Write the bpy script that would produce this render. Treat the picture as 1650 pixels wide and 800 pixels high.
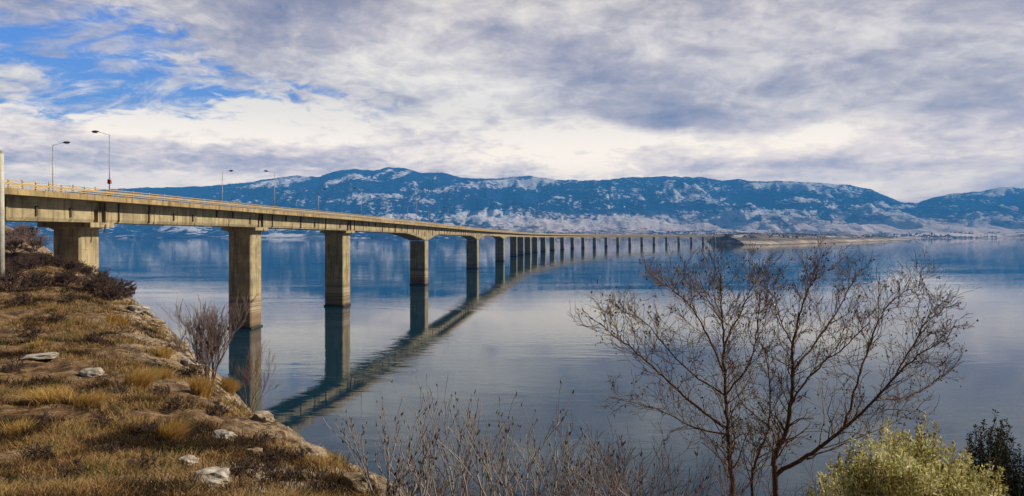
import bpy, math, random
import numpy as np
from mathutils import Vector

# ------------------------------------------------------------------ scene, camera, sky, sun
for o in list(bpy.data.objects):
    bpy.data.objects.remove(o, do_unlink=True)
scene = bpy.context.scene
C = scene.collection
scene.render.engine = 'CYCLES'
scene.render.resolution_x = 1024
scene.render.resolution_y = 496
scene.view_settings.view_transform = 'Standard'
scene.view_settings.look = 'None'
scene.view_settings.gamma = 1
scene.view_settings.use_curve_mapping = False
scene.view_settings.exposure = 0.46

FPX = 1075.0      # focal length in photo pixels (1650 wide)
HOR = 380.0       # horizon row
CAMZ = 20.0       # eye above the water
cam = bpy.data.cameras.new('camera')
cam_o = bpy.data.objects.new('camera', cam)
C.objects.link(cam_o)
cam_o.location = (0, 0, CAMZ)
cam_o.rotation_euler = (math.radians(90), 0, 0)
cam.sensor_width = 36
cam.lens = 36 * FPX / 1650
cam.shift_y = -(400 - HOR) / 1650
cam.clip_start = 0.1
cam.clip_end = 60000
scene.camera = cam_o

SUN_EL = math.radians(36)
SUN_AZ = math.radians(88)      # clockwise from +Y (view direction) : from the right
sun_dir = Vector((math.sin(SUN_AZ) * math.cos(SUN_EL), math.cos(SUN_AZ) * math.cos(SUN_EL), math.sin(SUN_EL)))
sl = bpy.data.lights.new('sun', 'SUN')
sl.energy = 5.0
sl.angle = math.radians(0.8)
sl.color = (1.0, 0.90, 0.74)
so = bpy.data.objects.new('sun', sl)
so.rotation_euler = sun_dir.to_track_quat('Z', 'Y').to_euler()
so.location = (100, 0, 200)
C.objects.link(so)


def azel(px, py):
    x = (px - 825) / FPX
    z = (HOR - py) / FPX
    return math.atan2(x, 1.0), math.atan2(z, math.hypot(x, 1.0))


class NT:
    """small helper to write node maths"""
    def __init__(s, tree):
        s.t = tree

    def new(s, typ, **kw):
        n = s.t.nodes.new(typ)
        for k, v in kw.items():
            setattr(n, k, v)
        return n

    def link(s, a, b):
        s.t.links.new(a, b)

    def put(s, sock, v):
        if hasattr(v, 'is_output') or isinstance(v, bpy.types.NodeSocket):
            s.link(v, sock)
        else:
            sock.default_value = v

    def m(s, op, a, b=None, c=None, clamp=False):
        n = s.new('ShaderNodeMath', operation=op, use_clamp=clamp)
        s.put(n.inputs[0], a)
        if b is not None:
            s.put(n.inputs[1], b)
        if c is not None:
            s.put(n.inputs[2], c)
        return n.outputs[0]

    def vm(s, op, a, b=None, scale=None):
        n = s.new('ShaderNodeVectorMath', operation=op)
        s.put(n.inputs[0], a)
        if b is not None:
            s.put(n.inputs[1], b)
        if scale is not None:
            n.inputs['Scale'].default_value = scale
        return n.outputs[0]

    def comb(s, x, y, z):
        n = s.new('ShaderNodeCombineXYZ')
        s.put(n.inputs[0], x); s.put(n.inputs[1], y); s.put(n.inputs[2], z)
        return n.outputs[0]

    def noise(s, vec, scale, detail=6, rough=0.55, dist=0.0, out='Fac', lac=2.0):
        n = s.new('ShaderNodeTexNoise')
        if vec is not None:
            s.link(vec, n.inputs['Vector'])
        n.inputs['Scale'].default_value = scale
        n.inputs['Detail'].default_value = detail
        n.inputs['Roughness'].default_value = rough
        n.inputs['Distortion'].default_value = dist
        n.inputs['Lacunarity'].default_value = lac
        return n.outputs[out]

    def ramp(s, fac, stops, interp='LINEAR'):
        n = s.new('ShaderNodeValToRGB')
        cr = n.color_ramp
        cr.interpolation = interp
        while len(cr.elements) < len(stops):
            cr.elements.new(0.5)
        for e, (p, c) in zip(cr.elements, stops):
            e.position = p
            e.color = (c[0], c[1], c[2], 1) if len(c) == 3 else c
        s.link(fac, n.inputs[0])
        return n.outputs[0]

    def mix(s, fac, a, b, blend='MIX'):
        n = s.new('ShaderNodeMix', data_type='RGBA', blend_type=blend)
        s.put(n.inputs[0], fac)
        for sock, v in ((n.inputs[6], a), (n.inputs[7], b)):
            if isinstance(v, tuple):
                sock.default_value = (v[0], v[1], v[2], 1)
            else:
                s.link(v, sock)
        return n.outputs[2]

    def step(s, x, lo, hi):
        n = s.new('ShaderNodeMapRange', interpolation_type='SMOOTHSTEP')
        s.put(n.inputs[0], x)
        n.inputs[1].default_value = lo
        n.inputs[2].default_value = hi
        return n.outputs[0]


world = bpy.data.worlds.new('World')
scene.world = world
world.use_nodes = True
wt = world.node_tree
wt.nodes.clear()
W = NT(wt)
sky = W.new('ShaderNodeTexSky', sky_type='NISHITA', sun_disc=False)
sky.sun_elevation = SUN_EL
sky.sun_rotation = SUN_AZ
sky.air_density = 1.6
sky.dust_density = 0.2
sky.ozone_density = 3.0
geo = W.new('ShaderNodeTexCoord')
dirv = geo.outputs['Generated']
sep = W.new('ShaderNodeSeparateXYZ')
W.link(dirv, sep.inputs[0])
dx, dy, dz = sep.outputs
az = W.m('ARCTAN2', dx, dy)
el = W.m('ARCSINE', dz)
# a cloud deck seen in perspective: direction divided by its height
den = W.m('ADD', W.m('MAXIMUM', dz, 0.0), 0.19)
cu = W.m('DIVIDE', dx, den)
cv = W.m('DIVIDE', dy, den)
cp = W.comb(cu, cv, 0.0)
big = W.noise(cp, 0.95, 7, 0.56, 0.25)
cp2 = W.comb(W.m('MULTIPLY', cu, 1.0), W.m('MULTIPLY', cv, 1.0), 3.7)
fine = W.noise(cp2, 3.4, 7, 0.57, 0.35)
cp3 = W.comb(cu, cv, 9.1)
vfine = W.noise(cp3, 11.0, 6, 0.62, 0.7)
# domain warp of the azimuth / elevation used for the large forms
wn = W.new('ShaderNodeTexNoise')
W.link(cp, wn.inputs['Vector'])
wn.inputs['Scale'].default_value = 1.3
wn.inputs['Detail'].default_value = 4
wsep = W.new('ShaderNodeSeparateXYZ')
W.link(wn.outputs['Color'], wsep.inputs[0])
azw = W.m('ADD', az, W.m('MULTIPLY', W.m('SUBTRACT', wsep.outputs[0], 0.5), 0.22))
elw = W.m('ADD', el, W.m('MULTIPLY', W.m('SUBTRACT', wsep.outputs[1], 0.5), 0.075))


def blob(px, py, rx, ry, amp, tilt=0.0):
    a, e = azel(px, py)
    ra = rx / FPX
    re = ry / FPX * 0.92
    u = W.m('SUBTRACT', azw, a)
    v = W.m('SUBTRACT', elw, e)
    if tilt:
        v = W.m('MULTIPLY_ADD', u, tilt, v)
    q = W.m('ADD', W.m('POWER', W.m('ABSOLUTE', W.m('DIVIDE', u, ra)), 2.0),
            W.m('POWER', W.m('ABSOLUTE', W.m('DIVIDE', v, re)), 2.0))
    return W.m('MULTIPLY', W.m('EXPONENT', W.m('MULTIPLY', q, -1.0)), amp)


def total(lst):
    acc = lst[0]
    for b in lst[1:]:
        acc = W.m('ADD', acc, b)
    return acc


bright = total([
    blob(60, 190, 190, 42, 0.34), blob(330, 180, 190, 45, 0.30), blob(660, 120, 160, 50, 0.34),
    blob(800, 160, 110, 40, 0.34), blob(900, 230, 130, 40, 0.34), blob(1180, 232, 260, 24, 0.42),
    blob(380, 292, 240, 16, 0.36), blob(1250, 55, 170, 50, 0.18), blob(780, 262, 180, 16, 0.24),
    blob(520, 200, 170, 30, 0.22), blob(1460, 300, 90, 30, 0.34), blob(980, 60, 150, 50, 0.10),
    blob(1300, 160, 90, 20, 0.16), blob(1640, 50, 60, 50, 0.2), blob(60, 285, 120, 14, 0.2), blob(1130,275,200,10,.25),
    blob(480, 15, 150, 55, -0.26), blob(350, 240, 220, 22, -0.42), blob(100, 262, 140, 13, -0.26), blob(780, 60, 130, 40, -0.16),
    blob(1000, 110, 180, 50, -0.16), blob(1560, 170, 170, 45, -0.26), blob(1040, 200, 80, 15, -0.3), blob(1350, 262, 200, 13, -0.34),
    blob(1050, 250, 110, 16, -0.14), blob(1000, 180, 230, 28, -0.12), blob(30, 130, 120, 22, -0.12), blob(1350,120,150,24,-.12),
])
B = W.m('ADD', bright, W.m('MULTIPLY', W.m('SUBTRACT', big, 0.5), 1.05))
soft = W.m('MULTIPLY_ADD', W.m('MULTIPLY', W.step(W.m('MULTIPLY_ADD', elw, 1.0, W.m('MULTIPLY', azw, 0.35)), 0.12, 0.26), 1.0), -0.45, 1.0)
lump = W.noise(W.comb(W.m('MULTIPLY', az, 1.0), W.m('MULTIPLY', el, 2.3), 4.4), 7.0, 9, 0.6, 0.5)
lump2 = W.noise(W.comb(W.m('MULTIPLY', az, 1.0), W.m('MULTIPLY', el, 2.0), 14.4), 19.0, 7, 0.62, 0.8)
B = W.m('ADD', B, W.m('MULTIPLY', W.m('MULTIPLY', W.m('SUBTRACT', fine, 0.5), 0.85), soft))
B = W.m('ADD', B, W.m('MULTIPLY', W.m('SUBTRACT', lump, 0.5), 1.15))
B = W.m('ADD', B, W.m('MULTIPLY', W.m('SUBTRACT', lump2, 0.5), 0.50))
B = W.m('ADD', B, W.m('MULTIPLY', W.m('MULTIPLY', W.m('SUBTRACT', vfine, 0.5), 0.85), soft))
B = W.m('ADD', B, W.m('MULTIPLY_ADD', W.step(el, 0.26, 0.14), 0.08, 0.57))
K = 9.2
ccol = W.ramp(B, [(0.0, (0.20, 0.215, 0.34)), (0.28, (0.34, 0.335, 0.43)), (0.50, (0.50, 0.475, 0.53)),
                  (0.68, (0.68, 0.65, 0.67)), (0.84, (0.84, 0.81, 0.78)), (1.0, (1.0, 0.97, 0.90))])
# cloud dimmed overhead and behind camera to cut fill, brightened low to offset haze
cloud_gain = W.m('MULTIPLY_ADD', W.step(dy, -0.30, 0.45), 0.84, 0.16)
cloud_gain = W.m('MULTIPLY', cloud_gain, W.m('MULTIPLY_ADD', W.step(el, 0.28, 0.46), -0.72, 1.0))
cloud_gain = W.m('MULTIPLY', cloud_gain, W.m('MULTIPLY_ADD', W.step(el, 0.20, 0.05), 1.45, 1.14))
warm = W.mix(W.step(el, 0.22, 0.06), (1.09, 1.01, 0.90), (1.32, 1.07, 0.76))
ccol = W.mix(1.0, ccol, W.mix(1.0, warm, W.comb(W.m('MULTIPLY', cloud_gain, K), W.m('MULTIPLY', cloud_gain, K), W.m('MULTIPLY', cloud_gain, K)), 'MULTIPLY'), 'MULTIPLY')
# openings to blue sky
hole = total([blob(125, 75, 120, 55, 1.05), blob(80, 150, 60, 20, 0.85), blob(175, 115, 60, 40, 0.5), blob(300, 150, 220, 34, 0.62), blob(360, 140, 120, 20, 0.35), blob(250, 60, 80, 40, 0.4), blob(860, 262, 45, 6, 0.55),
              blob(480, 130, 60, 10, 0.35), blob(20, 40, 60, 25, 0.35)])
hsum = W.m('ADD', hole, W.m('ADD', W.m('MULTIPLY', W.m('SUBTRACT', fine, 0.5), -2.4), W.m('MULTIPLY', W.m('SUBTRACT', vfine, 0.5), -2.4)))
hmask = W.m('MULTIPLY', W.step(hsum, 0.20, 0.95), 0.93)
wisp = W.noise(W.comb(W.m('MULTIPLY', cu, 1.0), W.m('MULTIPLY', cv, 1.5), 21.0), 3.2, 9, 0.66, 1.2)
hmask = W.m('MULTIPLY', hmask, W.step(hole, 0.04, 0.3))
hmask = W.m('MULTIPLY', hmask, W.m('MULTIPLY_ADD', W.step(wisp, 0.42, 0.62), -0.75, 1.0))
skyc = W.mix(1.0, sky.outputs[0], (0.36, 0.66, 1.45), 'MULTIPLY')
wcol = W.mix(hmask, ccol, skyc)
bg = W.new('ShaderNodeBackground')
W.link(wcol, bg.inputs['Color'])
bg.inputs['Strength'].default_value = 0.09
wo = W.new('ShaderNodeOutputWorld')
W.link(bg.outputs[0], wo.inputs['Surface'])

# ------------------------------------------------------------------ helpers
rng = random.Random(7)
nr = np.random.RandomState(11)


def P(px, py, Y):
    """point at distance Y seen at pixel px,py of the photograph"""
    return Vector(((px - 825) / FPX * Y, Y, CAMZ + (HOR - py) / FPX * Y))


def tag(o, label=None, cat=None, group=None, kind=None):
    if label: o['label'] = label
    if cat: o['category'] = cat
    if group: o['group'] = group
    if kind: o['kind'] = kind
    return o


def empty(name, loc=(0, 0, 0)):
    o = bpy.data.objects.new(name, None)
    o.location = loc
    o.empty_display_size = 0.3
    C.objects.link(o)
    return o


class MB:
    def __init__(s):
        s.v = []; s.f = []

    def add(s, vs, fs):
        n = len(s.v)
        s.v.extend([tuple(q) for q in vs])
        s.f.extend([tuple(i + n for i in f) for f in fs])

    def box(s, c, ax, ay, az_):
        """centre and three half-axis vectors"""
        c = Vector(c); ax = Vector(ax); ay = Vector(ay); az_ = Vector(az_)
        vs = [c + ax * i + ay * j + az_ * k for k in (-1, 1) for j in (-1, 1) for i in (-1, 1)]
        s.add(vs, [(0, 2, 3, 1), (4, 5, 7, 6), (0, 1, 5, 4), (2, 6, 7, 3), (0, 4, 6, 2), (1, 3, 7, 5)])

    def frustum(s, c, ax, ay, z0, z1, k=0.9, k0=1.0):
        c = Vector(c); ax = Vector(ax); ay = Vector(ay)
        vs = []
        for z, q in ((z0, k0), (z1, k)):
            for j in (-1, 1):
                for i in (-1, 1):
                    p = c + ax * i * q + ay * j * q
                    vs.append((p.x, p.y, z))
        s.add(vs, [(0, 2, 3, 1), (4, 5, 7, 6), (0, 1, 5, 4), (2, 6, 7, 3), (0, 4, 6, 2), (1, 3, 7, 5)])

    def tube(s, pts, rad, n=5, cap=True):
        pts = [Vector(p) for p in pts]
        m = len(pts)
        if m < 2:
            return
        base = len(s.v)
        up = None
        for i, p in enumerate(pts):
            t = (pts[min(i + 1, m - 1)] - pts[max(i - 1, 0)])
            if t.length < 1e-9:
                t = Vector((0, 0, 1))
            t.normalize()
            if up is None:
                up = t.orthogonal().normalized()
            else:
                up = (up - t * up.dot(t))
                if up.length < 1e-6:
                    up = t.orthogonal()
                up.normalize()
            b = t.cross(up)
            r = rad[i] if hasattr(rad, '__len__') else rad
            for k in range(n):
                a = 2 * math.pi * k / n
                q = p + (up * math.cos(a) + b * math.sin(a)) * r
                s.v.append((q.x, q.y, q.z))
        for i in range(m - 1):
            for k in range(n):
                a = base + i * n + k
                b_ = base + i * n + (k + 1) % n
                s.f.append((a, b_, b_ + n, a + n))
        if cap:
            s.f.append(tuple(base + k for k in range(n))[::-1])
            s.f.append(tuple(base + (m - 1) * n + k for k in range(n)))

    def build(s, name, mat, parent=None, smooth=False, origin=None):
        me = bpy.data.meshes.new(name)
        vs = s.v
        off = Vector((0, 0, 0))
        if parent is not None:
            off = parent_world(parent)
        elif origin is not None:
            off = Vector(origin)
        if off.length > 0:
            vs = [(a - off.x, b - off.y, c - off.z) for a, b, c in vs]
        me.from_pydata(vs, [], s.f)
        me.materials.append(mat)
        if smooth:
            me.polygons.foreach_set('use_smooth', [True] * len(me.polygons))
        me.update()
        o = bpy.data.objects.new(name, me)
        C.objects.link(o)
        if parent is not None:
            o.parent = parent
        elif origin is not None:
            o.location = origin
        return o


def parent_world(p):
    v = Vector((0, 0, 0))
    while p is not None:
        v += Vector(p.location)
        p = p.parent
    return v


def np_mesh(name, V, F, mat, smooth=False, attr=None, parent=None):
    """V (n,3), F (m,k) arrays"""
    me = bpy.data.meshes.new(name)
    V = np.asarray(V, dtype=np.float32); F = np.asarray(F, dtype=np.int32)
    if parent is not None:
        V = V - np.array(parent_world(parent), dtype=np.float32)
    k = F.shape[1]
    me.vertices.add(len(V)); me.vertices.foreach_set('co', V.ravel())
    me.loops.add(F.size); me.loops.foreach_set('vertex_index', F.ravel())
    me.polygons.add(len(F))
    me.polygons.foreach_set('loop_start', np.arange(0, F.size, k, dtype=np.int32))
    me.polygons.foreach_set('loop_total', np.full(len(F), k, dtype=np.int32))
    me.update(calc_edges=True)
    me.validate()
    me.polygons.foreach_set('use_smooth', np.full(len(me.polygons), smooth, dtype=bool))
    if attr:
        for an, av in attr.items():
            a = me.attributes.new(an, 'FLOAT', 'POINT')
            a.data.foreach_set('value', np.asarray(av, dtype=np.float32).ravel())
    me.materials.append(mat)
    o = bpy.data.objects.new(name, me)
    C.objects.link(o)
    if parent is not None:
        o.parent = parent
    return o


# value noise, vectorised
_perm = nr.rand(256, 256)


def vnoise(x, y):
    x = np.asarray(x, float); y = np.asarray(y, float)
    xi = np.floor(x).astype(int); yi = np.floor(y).astype(int)
    fx = x - xi; fy = y - yi
    fx = fx * fx * (3 - 2 * fx); fy = fy * fy * (3 - 2 * fy)
    g = lambda a, b: _perm[a & 255, b & 255]
    return ((g(xi, yi) * (1 - fx) + g(xi + 1, yi) * fx) * (1 - fy) + (g(xi, yi + 1) * (1 - fx) + g(xi + 1, yi + 1) * fx) * fy)


def fbm(x, y, o=5, gain=0.5, ridged=False):
    s = 0; a = 1; t = 0
    for i in range(o):
        n = vnoise(x * 2 ** i + 17.3 * i, y * 2 ** i + 5.1 * i)
        if ridged:
            n = 1 - abs(2 * n - 1)
        s = s + a * n; t += a; a *= gain
    return s / t


# ------------------------------------------------------------------ materials
def mat(name, build):
    m = bpy.data.materials.new(name)
    m.use_nodes = True
    t = m.node_tree
    t.nodes.clear()
    n = NT(t)
    out = n.new('ShaderNodeOutputMaterial')
    b = n.new('ShaderNodeBsdfPrincipled')
    n.link(b.outputs[0], out.inputs['Surface'])
    build(n, b, out)
    return m


def bump(n, b, height, strength=0.3, dist=0.1):
    bp = n.new('ShaderNodeBump')
    bp.inputs['Strength'].default_value = strength
    bp.inputs['Distance'].default_value = dist
    n.link(height, bp.inputs['Height'])
    n.link(bp.outputs[0], b.inputs['Normal'])


def worldpos(n):
    return n.new('ShaderNodeNewGeometry').outputs['Position']


def simple(name, col, rough=0.8, var=0.35, scale=3.0, metal=0.0):
    def f(n, b, out):
        v = worldpos(n)
        nz = n.noise(v, scale, 5, 0.6)
        c = n.mix(nz, tuple(q * (1 - var) for q in col), tuple(min(1, q * (1 + var)) for q in col))
        n.link(c, b.inputs['Base Color'])
        b.inputs['Roughness'].default_value = rough
        b.inputs['Metallic'].default_value = metal
    return mat(name, f)


def concrete(name, col, tide=False, streak=0.6):
    def f(n, b, out):
        v = worldpos(n)
        s3 = n.new('ShaderNodeSeparateXYZ'); n.link(v, s3.inputs[0])
        st = n.vm('MULTIPLY', v, (1.0, 1.0, 0.09))
        streaks = n.noise(st, 1.5, 6, 0.62)
        blot = n.noise(v, 0.45, 7, 0.62)
        grain = n.noise(v, 6.0, 4, 0.6)
        c = n.mix(n.step(blot, 0.35, 0.65), tuple(q * 0.72 for q in col), tuple(min(1, q * 1.18) for q in col))
        c = n.mix(n.m('MULTIPLY', n.step(streaks, 0.46, 0.66), streak), c, tuple(q * 0.34 for q in (col[0], col[1] * 0.9, col[2] * 0.8)))
        c = n.mix(n.m('MULTIPLY', n.step(grain, 0.45, 0.7), 0.22), c, tuple(q * 0.5 for q in col))
        # horizontal lift joints of the formwork
        zz = s3.outputs[2]
        fr = n.m('FRACT', n.m('MULTIPLY', zz, 0.5))
        jl = n.m('LESS_THAN', fr, 0.03)
        c = n.mix(n.m('MULTIPLY', jl, 0.35), c, tuple(q * 0.3 for q in col))
        if tide:
            wob = n.m('ADD', zz, n.m('MULTIPLY', n.m('SUBTRACT', blot, 0.5), 1.2))
            band = n.noise(n.vm('MULTIPLY', v, (0.02, 0.02, 1.6)), 1.0, 4, 0.6)
            bandc = n.ramp(band, [(0.30, (0.11, 0.09, 0.055)), (0.44, (0.22, 0.15, 0.08)), (0.54, (0.40, 0.33, 0.22)), (0.62, (0.15, 0.10, 0.055))])
            c = n.mix(n.m('MULTIPLY', n.m('SUBTRACT', 1.0, n.step(wob, 6.6, 7.3)), 0.92), c, bandc)
            c = n.mix(n.m('MULTIPLY', n.m('SUBTRACT', 1.0, n.step(wob, 2.6, 4.2)), 0.6), c, (0.13, 0.075, 0.04))
            c = n.mix(n.m('SUBTRACT', 1.0, n.step(wob, 0.3, 1.0)), c, (0.035, 0.03, 0.02))
        n.link(c, b.inputs['Base Color'])
        b.inputs['Roughness'].default_value = 0.88
        bump(n, b, n.m('ADD', grain, n.m('MULTIPLY', streaks, 0.5)), 0.35, 0.05)
    return mat(name, f)


M = {}
M['pier'] = concrete('pier concrete', (0.36, 0.29, 0.165), tide=True, streak=0.75)
M['girder'] = concrete('girder concrete', (0.36, 0.29, 0.165), streak=0.7)
M['fascia'] = concrete('fascia concrete', (0.36, 0.26, 0.12), streak=0.85)
M['rail'] = simple('rail steel', (0.42, 0.29, 0.11), 0.6, 0.4, 0.8)
M['slit_pipe'] = simple('slit and pipe brown', (0.06, 0.038, 0.025), 0.8, 0.5, 2)
M['asphalt'] = simple('asphalt', (0.05, 0.05, 0.05), 0.9)
M['galv'] = simple('galvanised steel', (0.30, 0.29, 0.30), 0.5, 0.2, 3, 0.2)
M['dark_metal'] = simple('dark lamp metal', (0.05, 0.05, 0.06), 0.5)
M['red'] = simple('red box paint', (0.35, 0.05, 0.03), 0.5)
M['glass'] = simple('lamp lens', (0.45, 0.45, 0.42), 0.2, 0.1)
M['post'] = concrete('post concrete', (0.45, 0.43, 0.37), streak=0.3)


def f_water(n, b, out):
    v = worldpos(n)
    w1 = n.noise(n.vm('MULTIPLY', v, (0.55, 1.0, 1.0)), 0.55, 3, 0.5, 0.4)
    w2 = n.noise(n.vm('MULTIPLY', v, (0.5, 1.0, 1.0)), 2.2, 3, 0.55, 0.3)
    w3 = n.noise(n.vm('MULTIPLY', v, (0.25, 1.0, 1.0)), 0.035, 4, 0.6, 0.8)
    calm = n.step(w3, 0.42, 0.62)
    amp = n.m('MULTIPLY_ADD', calm, 1.0, 0.3)
    h = n.m('ADD', n.m('MULTIPLY', w1, 0.075), n.m('MULTIPLY', w2, 0.016))
    h = n.m('MULTIPLY', h, amp)
    bp = n.new('ShaderNodeBump')
    bp.inputs['Strength'].default_value = 1.0
    bp.inputs['Distance'].default_value = 0.30
    n.link(h, bp.inputs['Height'])
    n.link(bp.outputs[0], b.inputs['Normal'])
    col = n.mix(w3, (0.002, 0.022, 0.046), (0.003, 0.031, 0.052))
    n.link(col, b.inputs['Base Color'])
    b.inputs['Roughness'].default_value = 0.02
    b.inputs['IOR'].default_value = 1.38
    b.inputs['Specular IOR Level'].default_value = 0.7


M['water'] = mat('lake water', f_water)


def f_hill(n, b, out):
    v = worldpos(n)
    a = n.noise(v, 0.35, 7, 0.62, 0.3)
    c2 = n.noise(v, 1.7, 7, 0.68, 0.4)
    g = n.noise(v, 12.0, 5, 0.7)
    c = n.ramp(c2, [(0.30, (0.05, 0.030, 0.016)), (0.43, (0.12, 0.066, 0.034)), (0.52, (0.23, 0.135, 0.066)), (0.62, (0.30, 0.21, 0.12)), (0.75, (0.42, 0.34, 0.24))])
    c = n.mix(n.m('MULTIPLY', n.step(a, 0.50, 0.62), 0.55), c, (0.30, 0.19, 0.065))
    gr = n.noise(n.vm('ADD', v, (31.0, 7.0, 2.0)), 0.6, 5, 0.6)
    c = n.mix(n.m('MULTIPLY', n.step(gr, 0.60, 0.68), 0.35), c, (0.055, 0.06, 0.018))
    dk = n.noise(n.vm('ADD', v, (11.0, 3.0, 9.0)), 1.1, 6, 0.65)
    c = n.mix(n.m('MULTIPLY', n.step(dk, 0.52, 0.60), 0.75), c, (0.045, 0.026, 0.02))
    c = n.mix(n.m('MULTIPLY', n.step(g, 0.56, 0.70), 0.6), c, (0.40, 0.34, 0.25))
    c = n.mix(n.m('MULTIPLY', n.step(g, 0.50, 0.36), 0.6), c, (0.035, 0.02, 0.012))
    at = n.new('ShaderNodeAttribute', attribute_name='rock')
    rockm = n.m('MULTIPLY', at.outputs['Fac'], n.step(c2, 0.40, 0.56))
    rn = n.noise(n.vm('MULTIPLY', v, (1, 1, 5)), 2.0, 6, 0.7)
    rc = n.ramp(rn, [(0.3, (0.12, 0.08, 0.05)), (0.48, (0.36, 0.28, 0.19)), (0.6, (0.55, 0.48, 0.38)), (0.75, (0.27, 0.21, 0.14))])
    c = n.mix(rockm, c, rc)
    n.link(c, b.inputs['Base Color'])
    b.inputs['Roughness'].default_value = 0.95
    b.inputs['Specular IOR Level'].default_value = 0.1
    bump(n, b, n.m('ADD', n.m('MULTIPLY', c2, 1.0), n.m('MULTIPLY', g, 0.35)), 1.0, 0.22)


M['hill'] = mat('dry hillside earth', f_hill)


def f_rock(n, b, out):
    v = worldpos(n)
    rn = n.noise(v, 3.0, 7, 0.65)
    c = n.ramp(rn, [(0.3, (0.12, 0.09, 0.065)), (0.46, (0.28, 0.24, 0.20)), (0.6, (0.46, 0.42, 0.37)), (0.75, (0.24, 0.19, 0.14))])
    n.link(c, b.inputs['Base Color'])
    b.inputs['Roughness'].default_value = 0.9
    bump(n, b, rn, 0.8, 0.08)


M['rock'] = mat('pale limestone', f_rock)


def f_rockb(n, b, out):
    v = worldpos(n)
    rn = n.noise(n.vm('MULTIPLY', v, (1, 1, 3)), 2.4, 7, 0.68)
    c = n.ramp(rn, [(0.3, (0.09, 0.055, 0.03)), (0.47, (0.25, 0.175, 0.10)), (0.6, (0.42, 0.34, 0.24)), (0.75, (0.2, 0.15, 0.09))])
    n.link(c, b.inputs['Base Color'])
    b.inputs['Roughness'].default_value = 0.95
    bump(n, b, rn, 1.0, 0.12)


M['rock_brown'] = mat('brown weathered rock', f_rockb)


def f_scree(n, b, out):
    v = worldpos(n)
    rn = n.noise(v, 9.0, 3, 0.6)
    c = n.ramp(rn, [(0.3, (0.10, 0.065, 0.04)), (0.5, (0.26, 0.19, 0.13)), (0.62, (0.42, 0.35, 0.27)), (0.75, (0.55, 0.50, 0.42))])
    n.link(c, b.inputs['Base Color'])
    b.inputs['Roughness'].default_value = 0.95


M['scree'] = mat('mixed scree', f_scree)


def attr_leaf(name, stops, rough=0.7, trans=0.0, attr='shade'):
    def f(n, b, out):
        at = n.new('ShaderNodeAttribute', attribute_name=attr)
        c = n.ramp(at.outputs['Fac'], stops)
        n.link(c, b.inputs['Base Color'])
        b.inputs['Roughness'].default_value = rough
        b.inputs['Specular IOR Level'].default_value = 0.15
        if trans:
            tr = n.new('ShaderNodeBsdfTranslucent')
            n.link(c, tr.inputs['Color'])
            mx = n.new('ShaderNodeMixShader')
            mx.inputs[0].default_value = trans
            n.link(b.outputs[0], mx.inputs[1]); n.link(tr.outputs[0], mx.inputs[2])
            n.link(mx.outputs[0], out.inputs['Surface'])
    return mat(name, f)


M['grass'] = attr_leaf('dry grass blades', [(0.0, (0.045, 0.028, 0.014)), (0.25, (0.11, 0.068, 0.030)), (0.5, (0.27, 0.155, 0.062)), (0.75, (0.50, 0.32, 0.135)), (0.93, (0.12, 0.10, 0.035)), (1.0, (0.08, 0.085, 0.025))], 0.9, 0.2)
M['tussock'] = attr_leaf('golden grass blades', [(0.0, (0.22, 0.11, 0.025)), (0.5, (0.52, 0.32, 0.09)), (1.0, (0.68, 0.50, 0.21))], 0.8, 0.3)
M['olive_leaf'] = attr_leaf('pale olive leaves', [(0.0, (0.07, 0.055, 0.025)), (0.3, (0.26, 0.23, 0.07)), (0.6, (0.62, 0.57, 0.22)), (1.0, (0.88, 0.86, 0.56))], 0.6, 0.25)
M['dark_leaf'] = attr_leaf('dark evergreen leaves', [(0.0, (0.012, 0.014, 0.008)), (0.6, (0.022, 0.028, 0.014)), (1.0, (0.045, 0.05, 0.025))], 0.7, 0.1)
M['bark'] = simple('dark tree bark', (0.10, 0.055, 0.032), 0.95, 0.5, 6)
M['twig'] = simple('olive brown twigs', (0.17, 0.105, 0.052), 0.9, 0.5, 3)
M['pale_twig'] = simple('grey twigs', (0.27, 0.235, 0.225), 0.9, 0.45, 3)
M['brown_twig'] = simple('red brown twigs', (0.15, 0.075, 0.045), 0.95, 0.5, 3)
M['brush'] = simple('brushwood', (0.06, 0.034, 0.026), 0.95, 0.6, 1.2)
M['shrub_twig'] = simple('purple grey twigs', (0.16, 0.11, 0.10), 0.95, 0.4, 2)
M['dead_leaf'] = simple('dark dead leaves', (0.06, 0.032, 0.022), 0.9, 0.5, 4)


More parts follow.
